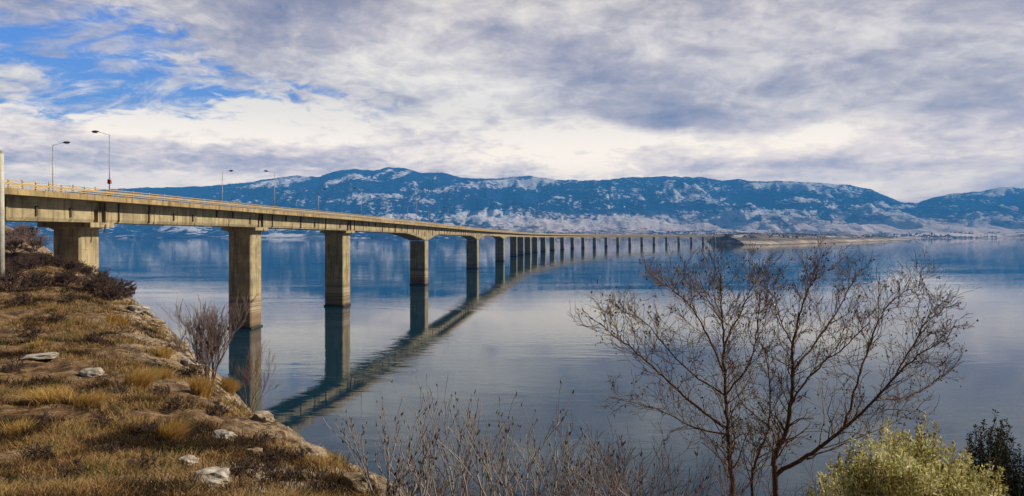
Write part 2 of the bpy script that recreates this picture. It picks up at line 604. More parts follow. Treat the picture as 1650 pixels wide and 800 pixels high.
def f_far(n, b, out):
    v = worldpos(n)
    at = n.new('ShaderNodeAttribute', attribute_name='snow')
    v2 = n.vm('MULTIPLY', v, (1.0, 0.45, 2.2))
    n1 = n.noise(v2, 0.0035, 8, 0.68, 0.4)
    n2 = n.noise(n.vm('MULTIPLY', v, (1.0, 0.35, 2.2)), 0.014, 6, 0.72, 0.3)
    sv = n.m('ADD', at.outputs['Fac'], n.m('ADD', n.m('MULTIPLY', n.m('SUBTRACT', n1, 0.5), 2.6), n.m('MULTIPLY', n.m('SUBTRACT', n2, 0.5), 3.0)))
    sm = n.step(sv, 0.5, 0.72)
    hazed_forest = n.mix(n.step(n2, 0.35, 0.65), (0.006, 0.022, 0.070), (0.022, 0.050, 0.13))  # blue of the distant haze is put into the forest base colour
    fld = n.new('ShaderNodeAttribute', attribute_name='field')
    hazed_forest = n.mix(fld.outputs['Fac'], hazed_forest, n.ramp(n2, [(0.38, (0.05, 0.04, 0.045)), (0.5, (0.30, 0.22, 0.20)), (0.62, (0.50, 0.41, 0.38))]))
    c = n.mix(sm, hazed_forest, n.mix(fld.outputs['Fac'], (0.80, 0.78, 0.82), (0.72, 0.62, 0.60)))  # low snow coloured pinkish tan after the haze at the foot
    bump(n, b, n1, 1.0, 170.0)
    n.link(c, b.inputs['Base Color'])
    b.inputs['Roughness'].default_value = 1.0
    b.inputs['Specular IOR Level'].default_value = 0.0


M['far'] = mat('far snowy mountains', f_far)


def f_spit(n, b, out):
    v = worldpos(n)
    s3 = n.new('ShaderNodeSeparateXYZ'); n.link(v, s3.inputs[0])
    n1 = n.noise(n.vm('MULTIPLY', v, (1, 0.4, 3)), 0.02, 7, 0.65)
    n2 = n.noise(v, 0.006, 5, 0.6)
    sand = n.ramp(n1, [(0.35, (0.12, 0.085, 0.065)), (0.5, (0.30, 0.23, 0.18)), (0.65, (0.50, 0.43, 0.37))])
    scrub = n.ramp(n1, [(0.35, (0.03, 0.028, 0.025)), (0.5, (0.08, 0.06, 0.05)), (0.62, (0.20, 0.16, 0.13))])
    hz = n.m('ADD', s3.outputs[2], n.m('MULTIPLY', n.m('SUBTRACT', n2, 0.5), 10.0))
    c = n.mix(n.step(hz, 7.0, 9.0), sand, scrub)
    c = n.mix(n.m('SUBTRACT', 1.0, n.step(s3.outputs[2], 0.6, 2.2)), c, (0.06, 0.045, 0.035))
    c = n.mix(n.m('MULTIPLY', n.step(n.noise(v, 0.011, 6, 0.7), 0.55, 0.62), n.step(hz, 12.0, 16.0)), c, (0.75, 0.73, 0.74))
    n.link(c, b.inputs['Base Color'])
    b.inputs['Roughness'].default_value = 1.0


M['spit'] = mat('sandy shore', f_spit)


def f_haze(m):
    pass


# ------------------------------------------------------------------ lake
wx = np.array([[-17000, -3000, 0], [17000, -3000, 0], [17000, 15500, 0], [-17000, 15500, 0]])
lake = np_mesh('lake_water', wx, np.array([[0, 1, 2, 3]]), M['water'])
tag(lake, 'still blue lake mirroring the sky and the bridge', 'water', kind='structure')

# ------------------------------------------------------------------ far mountains
prof = [(-300, 300), (0, 312), (100, 310), (200, 304), (270, 302), (320, 300), (360, 297), (400, 294), (440, 287), (480, 283), (512, 285), (535, 277),
        (570, 272), (600, 275), (622, 270), (650, 270), (680, 279), (712, 278), (740, 285), (765, 288), (810, 287), (850, 283),
        (900, 290), (960, 291), (1020, 286), (1080, 284), (1130, 287), (1165, 291), (1187, 289), (1212, 293), (1260, 292),
        (1320, 295), (1370, 298), (1400, 304), (1430, 317), (1452, 326), (1478, 328), (1500, 320), (1530, 314), (1580, 310),
        (1612, 301), (1650, 304), (1750, 300), (2000, 310)]
ppx = np.array([p[0] for p in prof]); ppy = np.array([p[1] for p in prof])
NA, NY = 1100, 190
pxs = np.linspace(-280, 1950, NA)
v = np.linspace(0, 1, NY)
A, Vv = np.meshgrid(pxs, v, indexing='xy')
a = (A - 825) / FPX
shore = 5350 + 350 * (fbm(pxs / 120, pxs * 0 + 3, 4) - 0.5) * 2 + 500 * np.clip((700 - pxs) / 700, 0, 1)
Ysh = np.broadcast_to(shore, A.shape)
Yr = 12200 + 900 * (np.broadcast_to(fbm(pxs / 160, pxs * 0, 3), A.shape) - 0.5)
t = np.where(Vv < 0.88, Vv / 0.88, 1 + (Vv - 0.88) / 0.12 * 0.22)
Y = Ysh + (Yr - Ysh) * t
X = a * Y
Tpx = np.interp(A, ppx, ppy) + (fbm(A / 9, A * 0 + 2, 4) - 0.5) * 2.6
Hr = CAMZ + (HOR - Tpx) * Yr / FPX
tt = np.clip(t, 0, 1)
g = 0.018 * np.clip(tt / 0.25, 0, 1) + 0.17 * np.clip((tt - 0.22) / 0.33, 0, 1) ** 1.2 + 0.812 * np.clip((tt - 0.5) / 0.5, 0, 1) ** 1.15
rdg = fbm(X / 900 + 4, Y / 1500, 6, 0.52, True) - 0.62
rdg2 = fbm(X / 380 + 9, Y / 420, 4, 0.5) - 0.5
mid = np.clip(tt * 3.2 - 0.5, 0, 1) * (1 - np.clip((tt - 0.80) / 0.2, 0, 1) ** 1.5)
Z = Hr * g + mid * (rdg * 760 + rdg2 * 200) * np.clip(Hr / 900, 0.3, 1) * (0.35 + tt)
Z = np.where(t > 1, Hr * (1 - 2.2 * (t - 1)), Z)
lowhill = np.clip((A - 1380) / 120, 0, 1) * np.exp(-((tt - 0.12) / 0.06) ** 2) * 75 * fbm(X / 300, Y / 300, 3)
Z = Z + lowhill + np.exp(-((A - 1050) / 220) ** 2) * np.exp(-((tt - 0.16) / 0.08) ** 2) * 45
Z = np.where(t < 0.985, np.minimum(Z, CAMZ + (HOR - Tpx - 3) * Y / FPX), Z)
Z = np.maximum(Z, 1.5 + 12 * fbm(X / 260, Y / 260, 3) * np.clip(tt * 20, 0, 1))
Z[0, :] = -4
# snow cover placed by region
PY = HOR - (Z - CAMZ) / Y * FPX
sn = np.full(A.shape, 0.06) + np.clip(rdg, -0.3, 0.3) * 1.1 * np.clip(mid * 2, 0, 1)
def sblob(px, py, rx, ry, amp, tilt=0):
    global sn
    sn = sn + amp * np.exp(-((A - px) / rx) ** 2 - ((PY - py + tilt * (A - px)) / ry) ** 2)
sblob(550, 290, 24, 5, 1.5, 0.33); sblob(620, 278, 20, 5, 0.9, 0.3); sblob(645, 282, 26, 4, 0.9, 0.3); sblob(470, 292, 34, 5, 1.0, 0.2)
sblob(420, 297, 30, 4, 0.9, 0.2); sblob(850, 294, 55, 9, 0.85); sblob(780, 300, 35, 6, 0.5); sblob(900, 306, 50, 7, 0.5); sblob(605, 315, 60, 5, 0.45)
sblob(1280, 298, 90, 7, 0.75); sblob(1330, 306, 70, 6, 0.5); sblob(1400, 330, 60, 10, 0.4); sblob(1615, 308, 22, 6, 1.3); sblob(1550, 313, 60, 3, 0.6)
sblob(1060, 318, 70, 8, 0.45); sblob(1170, 322, 90, 7, 0.4); sblob(740, 348, 60, 9, 0.65); sblob(870, 350, 200, 6, 0.35); sblob(1250, 345, 160, 9, 0.5)
sblob(1000, 362, 160, 10, 0.6); sblob(440, 380, 60, 4, 0.7); sblob(1200, 366, 200, 8, 0.6); sblob(1520, 366, 150, 12, 0.95); sblob(1640, 355, 60, 10, 0.4)
sblob(1480, 333, 50, 3, 0.7)
sn = sn + 0.20 * np.clip((PY - 330) / 30, 0, 1)
sblob(1060, 300, 500, 22, 0.12); sblob(1000, 350, 400, 18, 0.04); sblob(1560, 374, 140, 9, 0.6)
sn = sn + (fbm(A / 45, PY / 9, 4) - 0.5) * 1.3 * np.clip(mid * 2, 0, 1)
fld = np.clip((PY - 340) / 22, 0, 1) * np.clip((A - 720) / 140, 0, 1)
idx = np.arange(NA * NY).reshape(NY, NA)
F = np.stack([idx[:-1, :-1], idx[:-1, 1:], idx[1:, 1:], idx[1:, :-1]], -1).reshape(-1, 4)
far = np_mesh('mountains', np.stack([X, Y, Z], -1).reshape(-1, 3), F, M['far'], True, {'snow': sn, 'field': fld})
tag(far, 'blue forested mountain range with snow patches beyond the lake', 'mountains', kind='structure')

# ------------------------------------------------------------------ sandy spit where the bridge lands
SP = [(1176, 392.6, 386), (1200, 395, 379), (1240, 395.2, 377), (1290, 393.6, 378), (1340, 391.8, 379), (1400, 389.8, 380), (1450, 388.2, 380.5), (1490, 386.4, 382.5)]
spx = np.array([s[0] for s in SP]); sw = np.array([s[1] for s in SP]); stp = np.array([s[2] for s in SP])
NS, NR = 420, 60
px = np.linspace(1168, 1494, NS)
R, S_ = np.meshgrid(np.linspace(0, 1, NR), px, indexing='ij')
Yw = CAMZ * FPX / (np.interp(S_, spx, sw) - HOR)
endf = np.clip((S_ - 1168) / 16, 0, 1) * np.clip((1494 - S_) / 60, 0, 1)
depth = 260 + 500 * endf
Ys = Yw + R * depth
Xs = (S_ - 825) / FPX * Yw + (R * depth) * (S_ - 825) / FPX * 0.6
top = CAMZ + (HOR - np.interp(S_, spx, stp)) * (Yw + 120) / FPX
prf = np.where(R < 0.12, (R / 0.12) ** 0.8 * 0.42, np.where(R < 0.2, 0.42 + (R - 0.12) * 1.5, np.where(R < 0.6, 0.54 + 0.46 * np.clip((R - 0.2) / 0.25, 0, 1), 1 - ((R - 0.6) / 0.4) ** 2)))
Zs = top * prf * endf + (fbm(Xs / 30, Ys / 30, 4) - 0.5) * 4 * np.sin(np.pi * R) * endf - 1.5 * (R == 0) - 1.5 * (R == 1) - (1 - endf) * 1.0
idx = np.arange(NS * NR).reshape(NR, NS)
F = np.stack([idx[:-1, :-1], idx[:-1, 1:], idx[1:, 1:], idx[1:, :-1]], -1).reshape(-1, 4)
spit = np_mesh('sandy_spit', np.stack([Xs, Ys, Zs], -1).reshape(-1, 3), F, M['spit'], True)
tag(spit, 'low sandy spit with scrub on its back at the far bridge end', 'shore', kind='structure')

# scrub and small woods far away, one mass
nS = 1500
cx_ = []; 
sj = nr.randint(8, NS - 40, nS); si = nr.randint(14, 48, nS)
wd_ = fbm(sj / 14.0, si / 9.0, 3)
ok_ = wd_ > 0.5
sP = np.stack([Xs[si, sj], Ys[si, sj], Zs[si, sj]], -1)[ok_]
fj = nr.randint(560, NA - 60, 5200); fi = nr.randint(2, 42, 5200)
wf = fbm(fj / 22.0, fi / 5.0, 4)
okf = wf > 0.57
fP = np.stack([X[fi, fj], Y[fi, fj], Z[fi, fj]], -1)[okf]
allP = np.concatenate([sP, fP])
szs = np.concatenate([nr.uniform(1.6, 4.2, len(sP)), nr.uniform(6, 13, len(fP))])
bb = np.array([[1, 0, -.2], [.2, .9, -.2], [-.9, .5, -.2], [-.8, -.6, -.2], [.4, -.9, -.2], [.7, .1, .6], [-.2, .6, .7], [-.3, -.5, .65], [0, 0, 1.05]])
bF = np.array([[0, 1, 5], [1, 6, 5], [1, 2, 6], [2, 7, 6], [2, 3, 7], [3, 4, 7], [4, 5, 7], [4, 0, 5], [5, 6, 8], [6, 7, 8], [7, 5, 8]])
mS = len(allP)
sv_ = bb[None] * (1 + 0.5 * (nr.rand(mS, 9, 3) - 0.5))
VS = allP[:, None, :] + sv_ * szs[:, None, None]
FS = (bF[None] + (np.arange(mS) * 9)[:, None, None]).reshape(-1, 3)
M['scrub'] = simple('far winter scrub', (0.045, 0.036, 0.034), 1.0, 0.5, 0.01)
o = np_mesh('scrub', VS.reshape(-1, 3), FS, M['scrub'])
tag(o, 'dark winter scrub and woods along the far shore', 'scrub', kind='stuff')

# ------------------------------------------------------------------ the near hillside
BT = [(-40, 6, 19.5), (-10, 3.5, 18.9), (0, 2.2, 18.25), (4, 0.6, 17.6), (8, -1.3, 16.55), (11, -2.4, 15.75), (16, -4.85, 15.1), (22, -8.1, 14.4), (30, -13.8, 13.9),
      (38, -18.6, 13.9), (50, -26.7, 14.2), (68, -39, 14.7), (92, -57.6, 15.3), (105, -70, 15.2), (120, -80, 16.4), (140, -98, 17.5), (170, -125, 19), (230, -170, 20)]
bY = np.array([b[0] for b in BT], float); bX = np.array([b[1] for b in BT], float); bZ = np.array([b[2] for b in BT], float)


def brow(Y):
    # smoothed linear interpolation
    xs = 0; zs = 0
    for k in (-0.06, 0, 0.06):
        xs = xs + np.interp(Y + k * (abs(Y) + 6), bY, bX); zs = zs + np.interp(Y + k * (abs(Y) + 6), bY, bZ)
    return xs / 3, zs / 3


def hill_z(X, Y, rough=True):
    X = np.asarray(X, float); Y = np.asarray(Y, float)
    xb, zb = brow(Y)
    d = X - xb
    sl = np.interp(Y, [0, 14, 22, 40], [0.35, 0.48, 1.0, 1.15])
    left = np.interp(Y, [-20, 0, 10, 30, 75, 100, 130, 200], [0.05, 0.10, 0.05, 0.03, 0.03, 0.05, 0.42, 0.45])
    w = 1.0 + Y * 0.02
    dd = w * np.log1p(np.exp(np.clip(d / w, -30, 30)))           # soft positive part
    dl = w * np.log1p(np.exp(np.clip(-d / w, -30, 30)))
    z = zb - sl * (dd - w * 0.25) + left * np.minimum(dl, 60)
    if rough:
        k = np.clip(Y / 12, 0.35, 2.0)
        z = z + (fbm(X / 3.1, Y / 3.1, 5) - 0.5) * 0.75 * k * 0.6
        z = z + (fbm(X / 0.7 + 40, Y / 0.7, 4, 0.55) - 0.5) * 0.30
        near = np.exp(-((d - 0.2) / (1.2 + Y * 0.05)) ** 2)
        r = fbm(X / 1.6 + 70, Y / 1.6, 4, 0.55, True)
        z = z + near * (r - 0.6) * 0.38 * np.clip(Y / 15, 0.5, 1.8)
    return np.maximum(z, -3.0)


NRW, NCW = 560, 520
u = np.linspace(0, 1, NRW)
yy = np.concatenate([np.linspace(-38, 3, 60, endpoint=False), 3 + (np.exp(np.linspace(0, 1, NRW - 60) * 4.1) - 1) / (np.exp(4.1) - 1) * 215])
q = np.linspace(-1, 1, NCW)
dq = np.sign(q) * (np.abs(q) * 0.18 + np.abs(q) ** 3 * 0.82)
YY = np.broadcast_to(yy[:, None], (NRW, NCW))
xb, zb = brow(YY)
sc = np.clip(0.42 + yy / 75, 0.5, 1.6)[:, None]
XX = xb + dq[None, :] * 62 * sc
ZZ = hill_z(XX, YY)
dd = XX - xb
rockm = np.clip(np.exp(-((dd - 0.6) / (1.3 + YY * 0.06)) ** 2) + 0.5 * (dd > 0), 0, 1) * np.interp(YY, [10, 20, 30], [0.55, 0.6, 0.85])
rockm = rockm + np.exp(-((XX + 4.5) / 2.0) ** 2 - ((YY - 11) / 3) ** 2) * 0.6
idx = np.arange(NRW * NCW).reshape(NRW, NCW)
F = np.stack([idx[:-1, :-1], idx[:-1, 1:], idx[1:, 1:], idx[1:, :-1]], -1).reshape(-1, 4)
hill = np_mesh('hillside', np.stack([XX, YY, ZZ], -1).reshape(-1, 3), F, M['hill'], True, {'rock': np.clip(rockm, 0, 1)})
tag(hill, 'dry brown hillside falling to the lake in the foreground', 'hillside', kind='structure')


def on_ground(px, py, y0=5.0, y1=160.0):
    """first point of the hillside met by the sight line through a pixel"""
    Ys_ = np.exp(np.linspace(math.log(y0), math.log(y1), 900))
    Xs_ = (px - 825) / FPX * Ys_
    Zs_ = CAMZ + (HOR - py) / FPX * Ys_
    g_ = hill_z(Xs_, Ys_)
    hit = np.where(Zs_ <= g_)[0]
    if len(hit) == 0:
        return None
    i = hit[0]
    return Vector((Xs_[i], Ys_[i], float(g_[i])))


def gz(x, y):
    return float(hill_z(np.array([x]), np.array([y]))[0])


# ------------------------------------------------------------------ bridge
PX = [395, 544, 675.5, 761.5, 805.5, 827.5, 839, 850.3, 862, 875.3, 890, 906, 922.3, 939.5, 958, 976.7, 995.6, 1015, 1034.3, 1054, 1074, 1094, 1114, 1133, 1151.5]
YW = [528, 493, 459, 433, 421, 413.4, 411, 409, 407.3, 405.5, 404, 402.5, 401.1, 400, 398.8, 397.8, 397, 396.3, 395.6, 395, 394.4, 393.8, 393.2, 392.7, 392.2]
pts = [(-66.0, 8.0), (-65.2, 50.0), (-62.0, 95.0)]
for x_, y_ in zip(PX, YW):
    D = CAMZ * FPX / (y_ - HOR)
    pts.append(((x_ - 825) / FPX * D, D))
D = 1835
pts.append(((1170 - 825) / FPX * D, D))
pts.append(((1186 - 825) / FPX * 1900, 1900))
pts = np.array(pts)
seg = np.hypot(*np.diff(pts, axis=0).T)
cum = np.concatenate([[0], np.cumsum(seg)])


def cr(p0, p1, p2, p3, t):
    return 0.5 * ((2 * p1) + (-p0 + p2) * t + (2 * p0 - 5 * p1 + 4 * p2 - p3) * t * t + (-p0 + 3 * p1 - 3 * p2 + p3) * t ** 3)


def cpos(s):
    i = int(np.clip(np.searchsorted(cum, s) - 1, 0, len(pts) - 2))
    t_ = (s - cum[i]) / (cum[i + 1] - cum[i])
    p0 = pts[i - 1] if i > 0 else 2 * pts[0] - pts[1]
    p3 = pts[i + 2] if i + 2 < len(pts) else 2 * pts[-1] - pts[-2]
    return cr(p0, pts[i], pts[i + 1], p3, t_)


def tangent(s):
    a_ = cpos(max(s - 6, 0)); b_ = cpos(min(s + 6, cum[-1]))
    d_ = b_ - a_
    return d_ / np.hypot(*d_)


zs_s = [cum[0], cum[2], cum[3], cum[4], cum[5], cum[6], cum[7], cum[8], cum[12], cum[17], cum[22], cum[-1]]
zs_z = [26.2, 26.5, 26.5, 26.05, 25.3, 24.45, 23.9, 23.5, 22.6, 21.7, 21.6, 21.6]


def rail_top(s):
    return sum(float(np.interp(s + k, zs_s, zs_z)) for k in (-20, -10, 0, 10, 20)) / 5


def frame(s):
    p = cpos(s); t_ = tangent(s)
    tv = Vector((t_[0], t_[1], 0))
    rt = Vector((t_[1], -t_[0], 0))           # to the right of travel: the lit side
    return Vector((p[0], p[1], 0)), tv, rt


def sweep(mb, s0, s1, profile, step=4.0):
    """profile(s) -> closed list of (lateral, z)"""
    n_ = max(2, int(math.ceil((s1 - s0) / step)) + 1)
    base = len(mb.v)
    k = None
    for i in range(n_):
        s = s0 + (s1 - s0) * i / (n_ - 1)
        p, tv, rt = frame(s)
        pr = profile(s)
        k = len(pr)
        for (l, z) in pr:
            w_ = p + rt * l
            mb.v.append((w_.x, w_.y, z))
    for i in range(n_ - 1):
        for j in range(k):
            a_ = base + i * k + j; b_ = base + i * k + (j + 1) % k
            mb.f.append((a_, a_ + k, b_ + k, b_))
    mb.f.append(tuple(base + j for j in range(k)))
    mb.f.append(tuple(base + (n_ - 1) * k + j for j in range(k))[::-1])


bridge = empty('road_bridge', (pts[2][0], pts[2][1], 0))
tag(bridge, 'long curving concrete road bridge crossing the lake on tall piers', 'bridge')
HW = 5.45     # half deck width
GW = 3.45    # half girder width
RAILH = 0.95
FAS = 0.72
GD = 2.95

# deck slab with fascia edge and kerb
mb = MB()
def deckprof(s):
    z = rail_top(s) - RAILH
    return [(-HW, z), (-HW, z - FAS), (-GW + 0.002, z - FAS - 0.02), (GW - 0.002, z - FAS - 0.02), (HW, z - FAS), (HW, z), (HW - 0.5, z), (HW - 0.5, z - 0.18), (-HW + 0.5, z - 0.18), (-HW + 0.5, z)]
sweep(mb, 0, cum[-1], deckprof, 5)
mb.build('deck_slab', M['fascia'], bridge)
mb = MB()
sweep(mb, 0, cum[-1], lambda s: [(-HW + 0.55, rail_top(s) - RAILH - 0.15), (-HW + 0.55, rail_top(s) - RAILH - 0.176), (HW - 0.55, rail_top(s) - RAILH - 0.176), (HW - 0.55, rail_top(s) - RAILH - 0.15)], 8)
mb.build('roadway', M['asphalt'], bridge)
# fascia panels' joints and edge posts of the outer face
for side in (1, -1):
    mb = MB()
    s = 2.0
    while s < 900:
        p, tv, rt = frame(s)
        z = rail_top(s)
        mb.box(p + rt * side * (HW - 0.2) + Vector((0, 0, z - RAILH / 2)), tv * 0.07, rt * 0.05, (0, 0, RAILH / 2 + (0.06 if int(s) % 4 else 0.16)))
        s += 2.0 if s < 350 else 4.0
    for dz_, h_ in ((0.0, 0.10), (-0.28, 0.26), (-0.66, 0.12)):
        sweep(mb, 0, cum[-1], lambda s: [(side * (HW - 0.12), rail_top(s) + dz_), (side * (HW - 0.12), rail_top(s) + dz_ - h_), (side * (HW - 0.04), rail_top(s) + dz_ - h_), (side * (HW - 0.04), rail_top(s) + dz_)], 6)
    g_ = mb.build('guard_rail', M['rail'], bridge)

# girders
npier = len(pts) - 4      # indices 2 .. (last-2)
haunch = {5: 2.9, 6: 2.6, 7: 2.3}
for i in range(8, len(pts) - 1):
    haunch[i] = 0.6


def gdepth(s):
    ex = 0
    for i, e in haunch.items():
        dist = abs(s - cum[i])
        L_ = 26.0 if i <= 7 else 15
        if dist < L_:
            ex = max(ex, e * (1 - dist / L_) ** 1.35)
    return GD + ex


def girdprof(s):
    z = rail_top(s) - RAILH - FAS - 0.02
    d_ = gdepth(s)
    return [(-GW, z), (-GW, z - d_ + 0.45), (-GW + 0.16, z - d_), (GW - 0.16, z - d_), (GW, z - d_ + 0.45), (GW, z)]


breaks = [0.0, cum[1], cum[2], cum[3], cum[4]]
for i in range(5, len(pts) - 1):
    breaks.append(0.5 * (cum[i] + cum[i + 1]))
breaks.append(cum[-1])
girders = []
for i in range(len(breaks) - 1):
    gap0 = 1.1 if 1 <= i <= 4 else 0.12
    gap1 = 1.1 if i <= 3 else 0.12
    mb = MB()
    a_, b_ = breaks[i] + gap0, breaks[i + 1] - gap1
    sweep(mb, a_, b_, girdprof, 3 if i < 8 else 8)
    # vertical stiffening ribs, proud of the web
    if i < 6:
        L_ = b_ - a_
        n_ = max(2, int(L_ / 11)) if i < 4 else int(L_ / 6)
        for k in range(1, n_):
            s = a_ + L_ * k / n_
            p, tv, rt = frame(s)
            z = rail_top(s) - RAILH - FAS
            d_ = gdepth(s)
            mb.box(p + rt * (GW + 0.05) + Vector((0, 0, z - d_ / 2 - 0.1)), tv * 0.16, rt * 0.07, (0, 0, d_ / 2 - 0.25))
    go = mb.build('girder', M['girder'], bridge)
    girders.append(go)
    if i < 6:
        L_ = b_ - a_
        n_ = int(L_ / 6.5)
        for k in range(n_):
            s = a_ + L_ * (k + 0.35 + 0.3 * rng.random()) / n_
            p, tv, rt = frame(s)
            z = rail_top(s) - RAILH - FAS - 0.05
            full = rng.random()
            h_ = gdepth(s) * (0.92 if full > 0.6 else 0.42)
            z0 = z - (0.05 if full > 0.3 else gdepth(s) * 0.35)
            z1 = max(z0 - h_, z - gdepth(s) - 0.1)
            mb = MB()
            w_ = 0.10 + 0.10 * rng.random() if full > 0.6 else 0.14
            if i >= 3: w_ *= 1.5
            mb.box(p + rt * (GW + 0.10) + Vector((0, 0, (z0 + z1) / 2)), tv * w_, rt * 0.08, (0, 0, (z0 - z1) / 2))
            mb.box(p + rt * (GW + 0.14) + Vector((0, 0, z0 - 0.2)), tv * (w_ + 0.07), rt * 0.1, (0, 0, 0.08))
            mb.build('slit_strip', M['slit_pipe'], go)  # dark boxes standing in for the narrow dark slits on the girder face

# piers
WD = {2: 4.1, 3: 5.2, 4: 5.6, 5: 6.4, 6: 6.8, 7: 6.8}
LN = {2: 4.0, 3: 4.6, 4: 5.0, 5: 5.2, 6: 5.0, 7: 5.0}
for i in range(1, len(pts) - 1):
    s = cum[i]
    p, tv, rt = frame(s)
    w = WD.get(i, 6.6 if i < 14 else 5.6) / 2
    l = LN.get(i, 3.6 if i < 14 else 3.0) / 2
    ztop = rail_top(s) - RAILH - FAS - gdepth(s)
    mb = MB()
    gz0 = -3.0 if i > 2 else (gz(p.x, p.y) - 1.5)
    capped = i <= 4
    zt = ztop - (1.0 if capped else 0.02)
    # shaft with chamfered corners and a shallow vertical groove on the end faces
    prof_ = [(-w, -l + 0.25), (-w + 0.25, -l), (-0.5 * w, -l), (-0.5 * w, -l + 0.10), (0.45 * w, -l + 0.10), (0.45 * w, -l), (w - 0.25, -l), (w, -l + 0.25),
             (w, l - 0.25), (w - 0.25, l), (-w + 0.25, l), (-w, l - 0.25)]
    vs = []
    for z in (gz0, zt):
        for (a_, b_) in prof_:
            q_ = p + rt * a_ + tv * b_
            vs.append((q_.x, q_.y, z))
    k = len(prof_)
    fs = [(j, (j + 1) % k, (j + 1) % k + k, j + k) for j in range(k)] + [tuple(range(k))[::-1], tuple(range(k, 2 * k))]
    mb.add(vs, fs)
    if i > 2:
        # footing collar at the waterline
        mb.box(p + Vector((0, 0, -0.6)), rt * (w + 0.18), tv * (l + 0.18), (0, 0, 0.95))
    po = mb.build('pier', M['pier'], bridge)
    if capped and i >= 2:
        mb = MB()
        cw = GW + 0.45
        mb.box(p + Vector((0, 0, ztop - 0.36)), rt * cw, tv * (l + 0.45), (0, 0, 0.34))
        mb.frustum(p, rt * (w + 0.5), tv * (l + 0.3), ztop - 1.0, ztop - 0.703, 1.0, (w + 0.06) / (w + 0.5))
        mb.build('pier_cap', M['girder'], po)
        # recessed end blocks showing in the open joint between the two beams
        mb = MB()
        mb.box(p + Vector((0, 0, ztop + GD / 2 - 0.02)), rt * (GW - 0.75), tv * 0.9, (0, 0, GD / 2 - 0.01))
        mb.box(p + rt * (GW - 0.4) + tv * 0.18 + Vector((0, 0, ztop + 0.85)), rt * 0.30, tv * 0.36, (0, 0, 0.84))
        mb.build('bearing_block', M['pier'], po)
        mb = MB()
        for e in (-1, 1):
            mb.box(p + rt * (GW - 0.3) + tv * (1.35 * e) + Vector((0, 0, ztop - 0.018)), rt * 0.42, tv * 0.35, (0, 0, 0.012))
        mb.tube([p + rt * (GW + 0.12) + tv * 0.95 + Vector((0, 0, ztop + GD - 0.1)), p + rt * (GW + 0.12) + tv * 0.95 + Vector((0, 0, ztop + 0.2)), p + rt * (GW + 0.5) + tv * 0.5 + Vector((0, 0, ztop - 0.5)),
                 p + rt * (GW + 0.5) + tv * 0.3 + Vector((0, 0, ztop - 1.4))], 0.13, 6)
        mb.build('joint_drain', M['slit_pipe'], po)


def s_at(px, lat, slo=20, shi=1400):
    best = None
    for s in np.arange(slo, shi, 1.0):
        p, tv, rt = frame(s)
        q_ = p + rt * lat
        if q_.y < 5: continue
        x = 825 + q_.x / q_.y * FPX
        if best is None or abs(x - px) < best[0]:
            best = (abs(x - px), s)
    return best[1]


# street lamps on both kerbs
lamps = [(87, -1, 7.6, 'slim street lamp on the far kerb, leftmost one on the bridge', 1),
         (173, 1, 8.7, 'tall street lamp with a red box low on its pole', 1),
         (358, -1, 8.2, 'street lamp on the far kerb just left of the second full pier', 1),
         (443, 1, 8.4, 'street lamp on the near kerb between the second and third pier', 1),
         (512, -1, 7.6, 'pale street lamp on the far kerb just left of the third pier', 1),
         (582, 1, 8.4, 'faint street lamp on the near kerb just right of the third pier', 1),
         (657, -1, 8.4, 'pale street lamp on the far kerb, left of a darker lamp above the fourth pier', 1),
         (671, 1, 10.2, 'dark street lamp right above the fourth pier', 1),
         (691, -1, 8.2, 'tiny street lamp on the far kerb just right of the fourth pier', 0),
         (722, 1, 8.2, 'tiny street lamp on the near kerb between the fourth and fifth pier', 0)]
for (px_, side, hh, lab, big_) in lamps:
    lat = side * (HW - 0.45)
    s = s_at(px_, lat)
    p, tv, rt = frame(s)
    b0 = p + rt * lat + Vector((0, 0, rail_top(s) - RAILH))
    root = empty('street_lamp', b0)
    tag(root, lab, 'street lamp', 'street lamps on the bridge')
    top_ = b0 + Vector((0, 0, hh))
    mb = MB()
    mb.tube([b0 - Vector((0, 0, 0.1)), b0 + Vector((0, 0, hh * 0.3)), top_], [0.085, 0.07, 0.05], 8)
    mb.box(b0 + Vector((0, 0, 0.1)), (0.2, 0, 0), (0, 0.2, 0), (0, 0, 0.12))
    mb.build('pole', M['galv'], root, True)
    inw = -rt * side
    inw = (inw - tv * 0.2 * side).normalized()
    reach = 1.5
    mb = MB()
    mb.tube([top_ - Vector((0, 0, 0.06)), top_ + inw * 0.06 + Vector((0, 0, 0.02)), top_ + inw * reach + Vector((0, 0, 0.45))], [0.04, 0.035, 0.03], 6)
    mb.build('arm', M['galv'], root, True)
    mb = MB()
    e0 = top_ + inw * (reach - 0.1) + Vector((0, 0, 0.44))
    mb.tube([e0, e0 + inw * 0.25 + Vector((0, 0, 0.03)), e0 + inw * 0.75 + Vector((0, 0, 0.04)), e0 + inw * 0.95], [0.07, 0.16, 0.15, 0.05], 8)
    hd = mb.build('lamp_head', M['dark_metal'], root, True)
    mb = MB()
    mb.box(e0 + inw * 0.5 - Vector((0, 0, 0.14)), inw * 0.25, Vector((-inw.y, inw.x, 0)) * 0.1, (0, 0, 0.03))
    mb.build('lens', M['glass'], hd)
    if px_ == 173:
        mb = MB()
        mb.box(b0 + Vector((0, 0, 2.1)), (0.2, 0, 0), (0, 0.17, 0), (0, 0, 0.3))
        mb.build('control_box', M['red'], root)

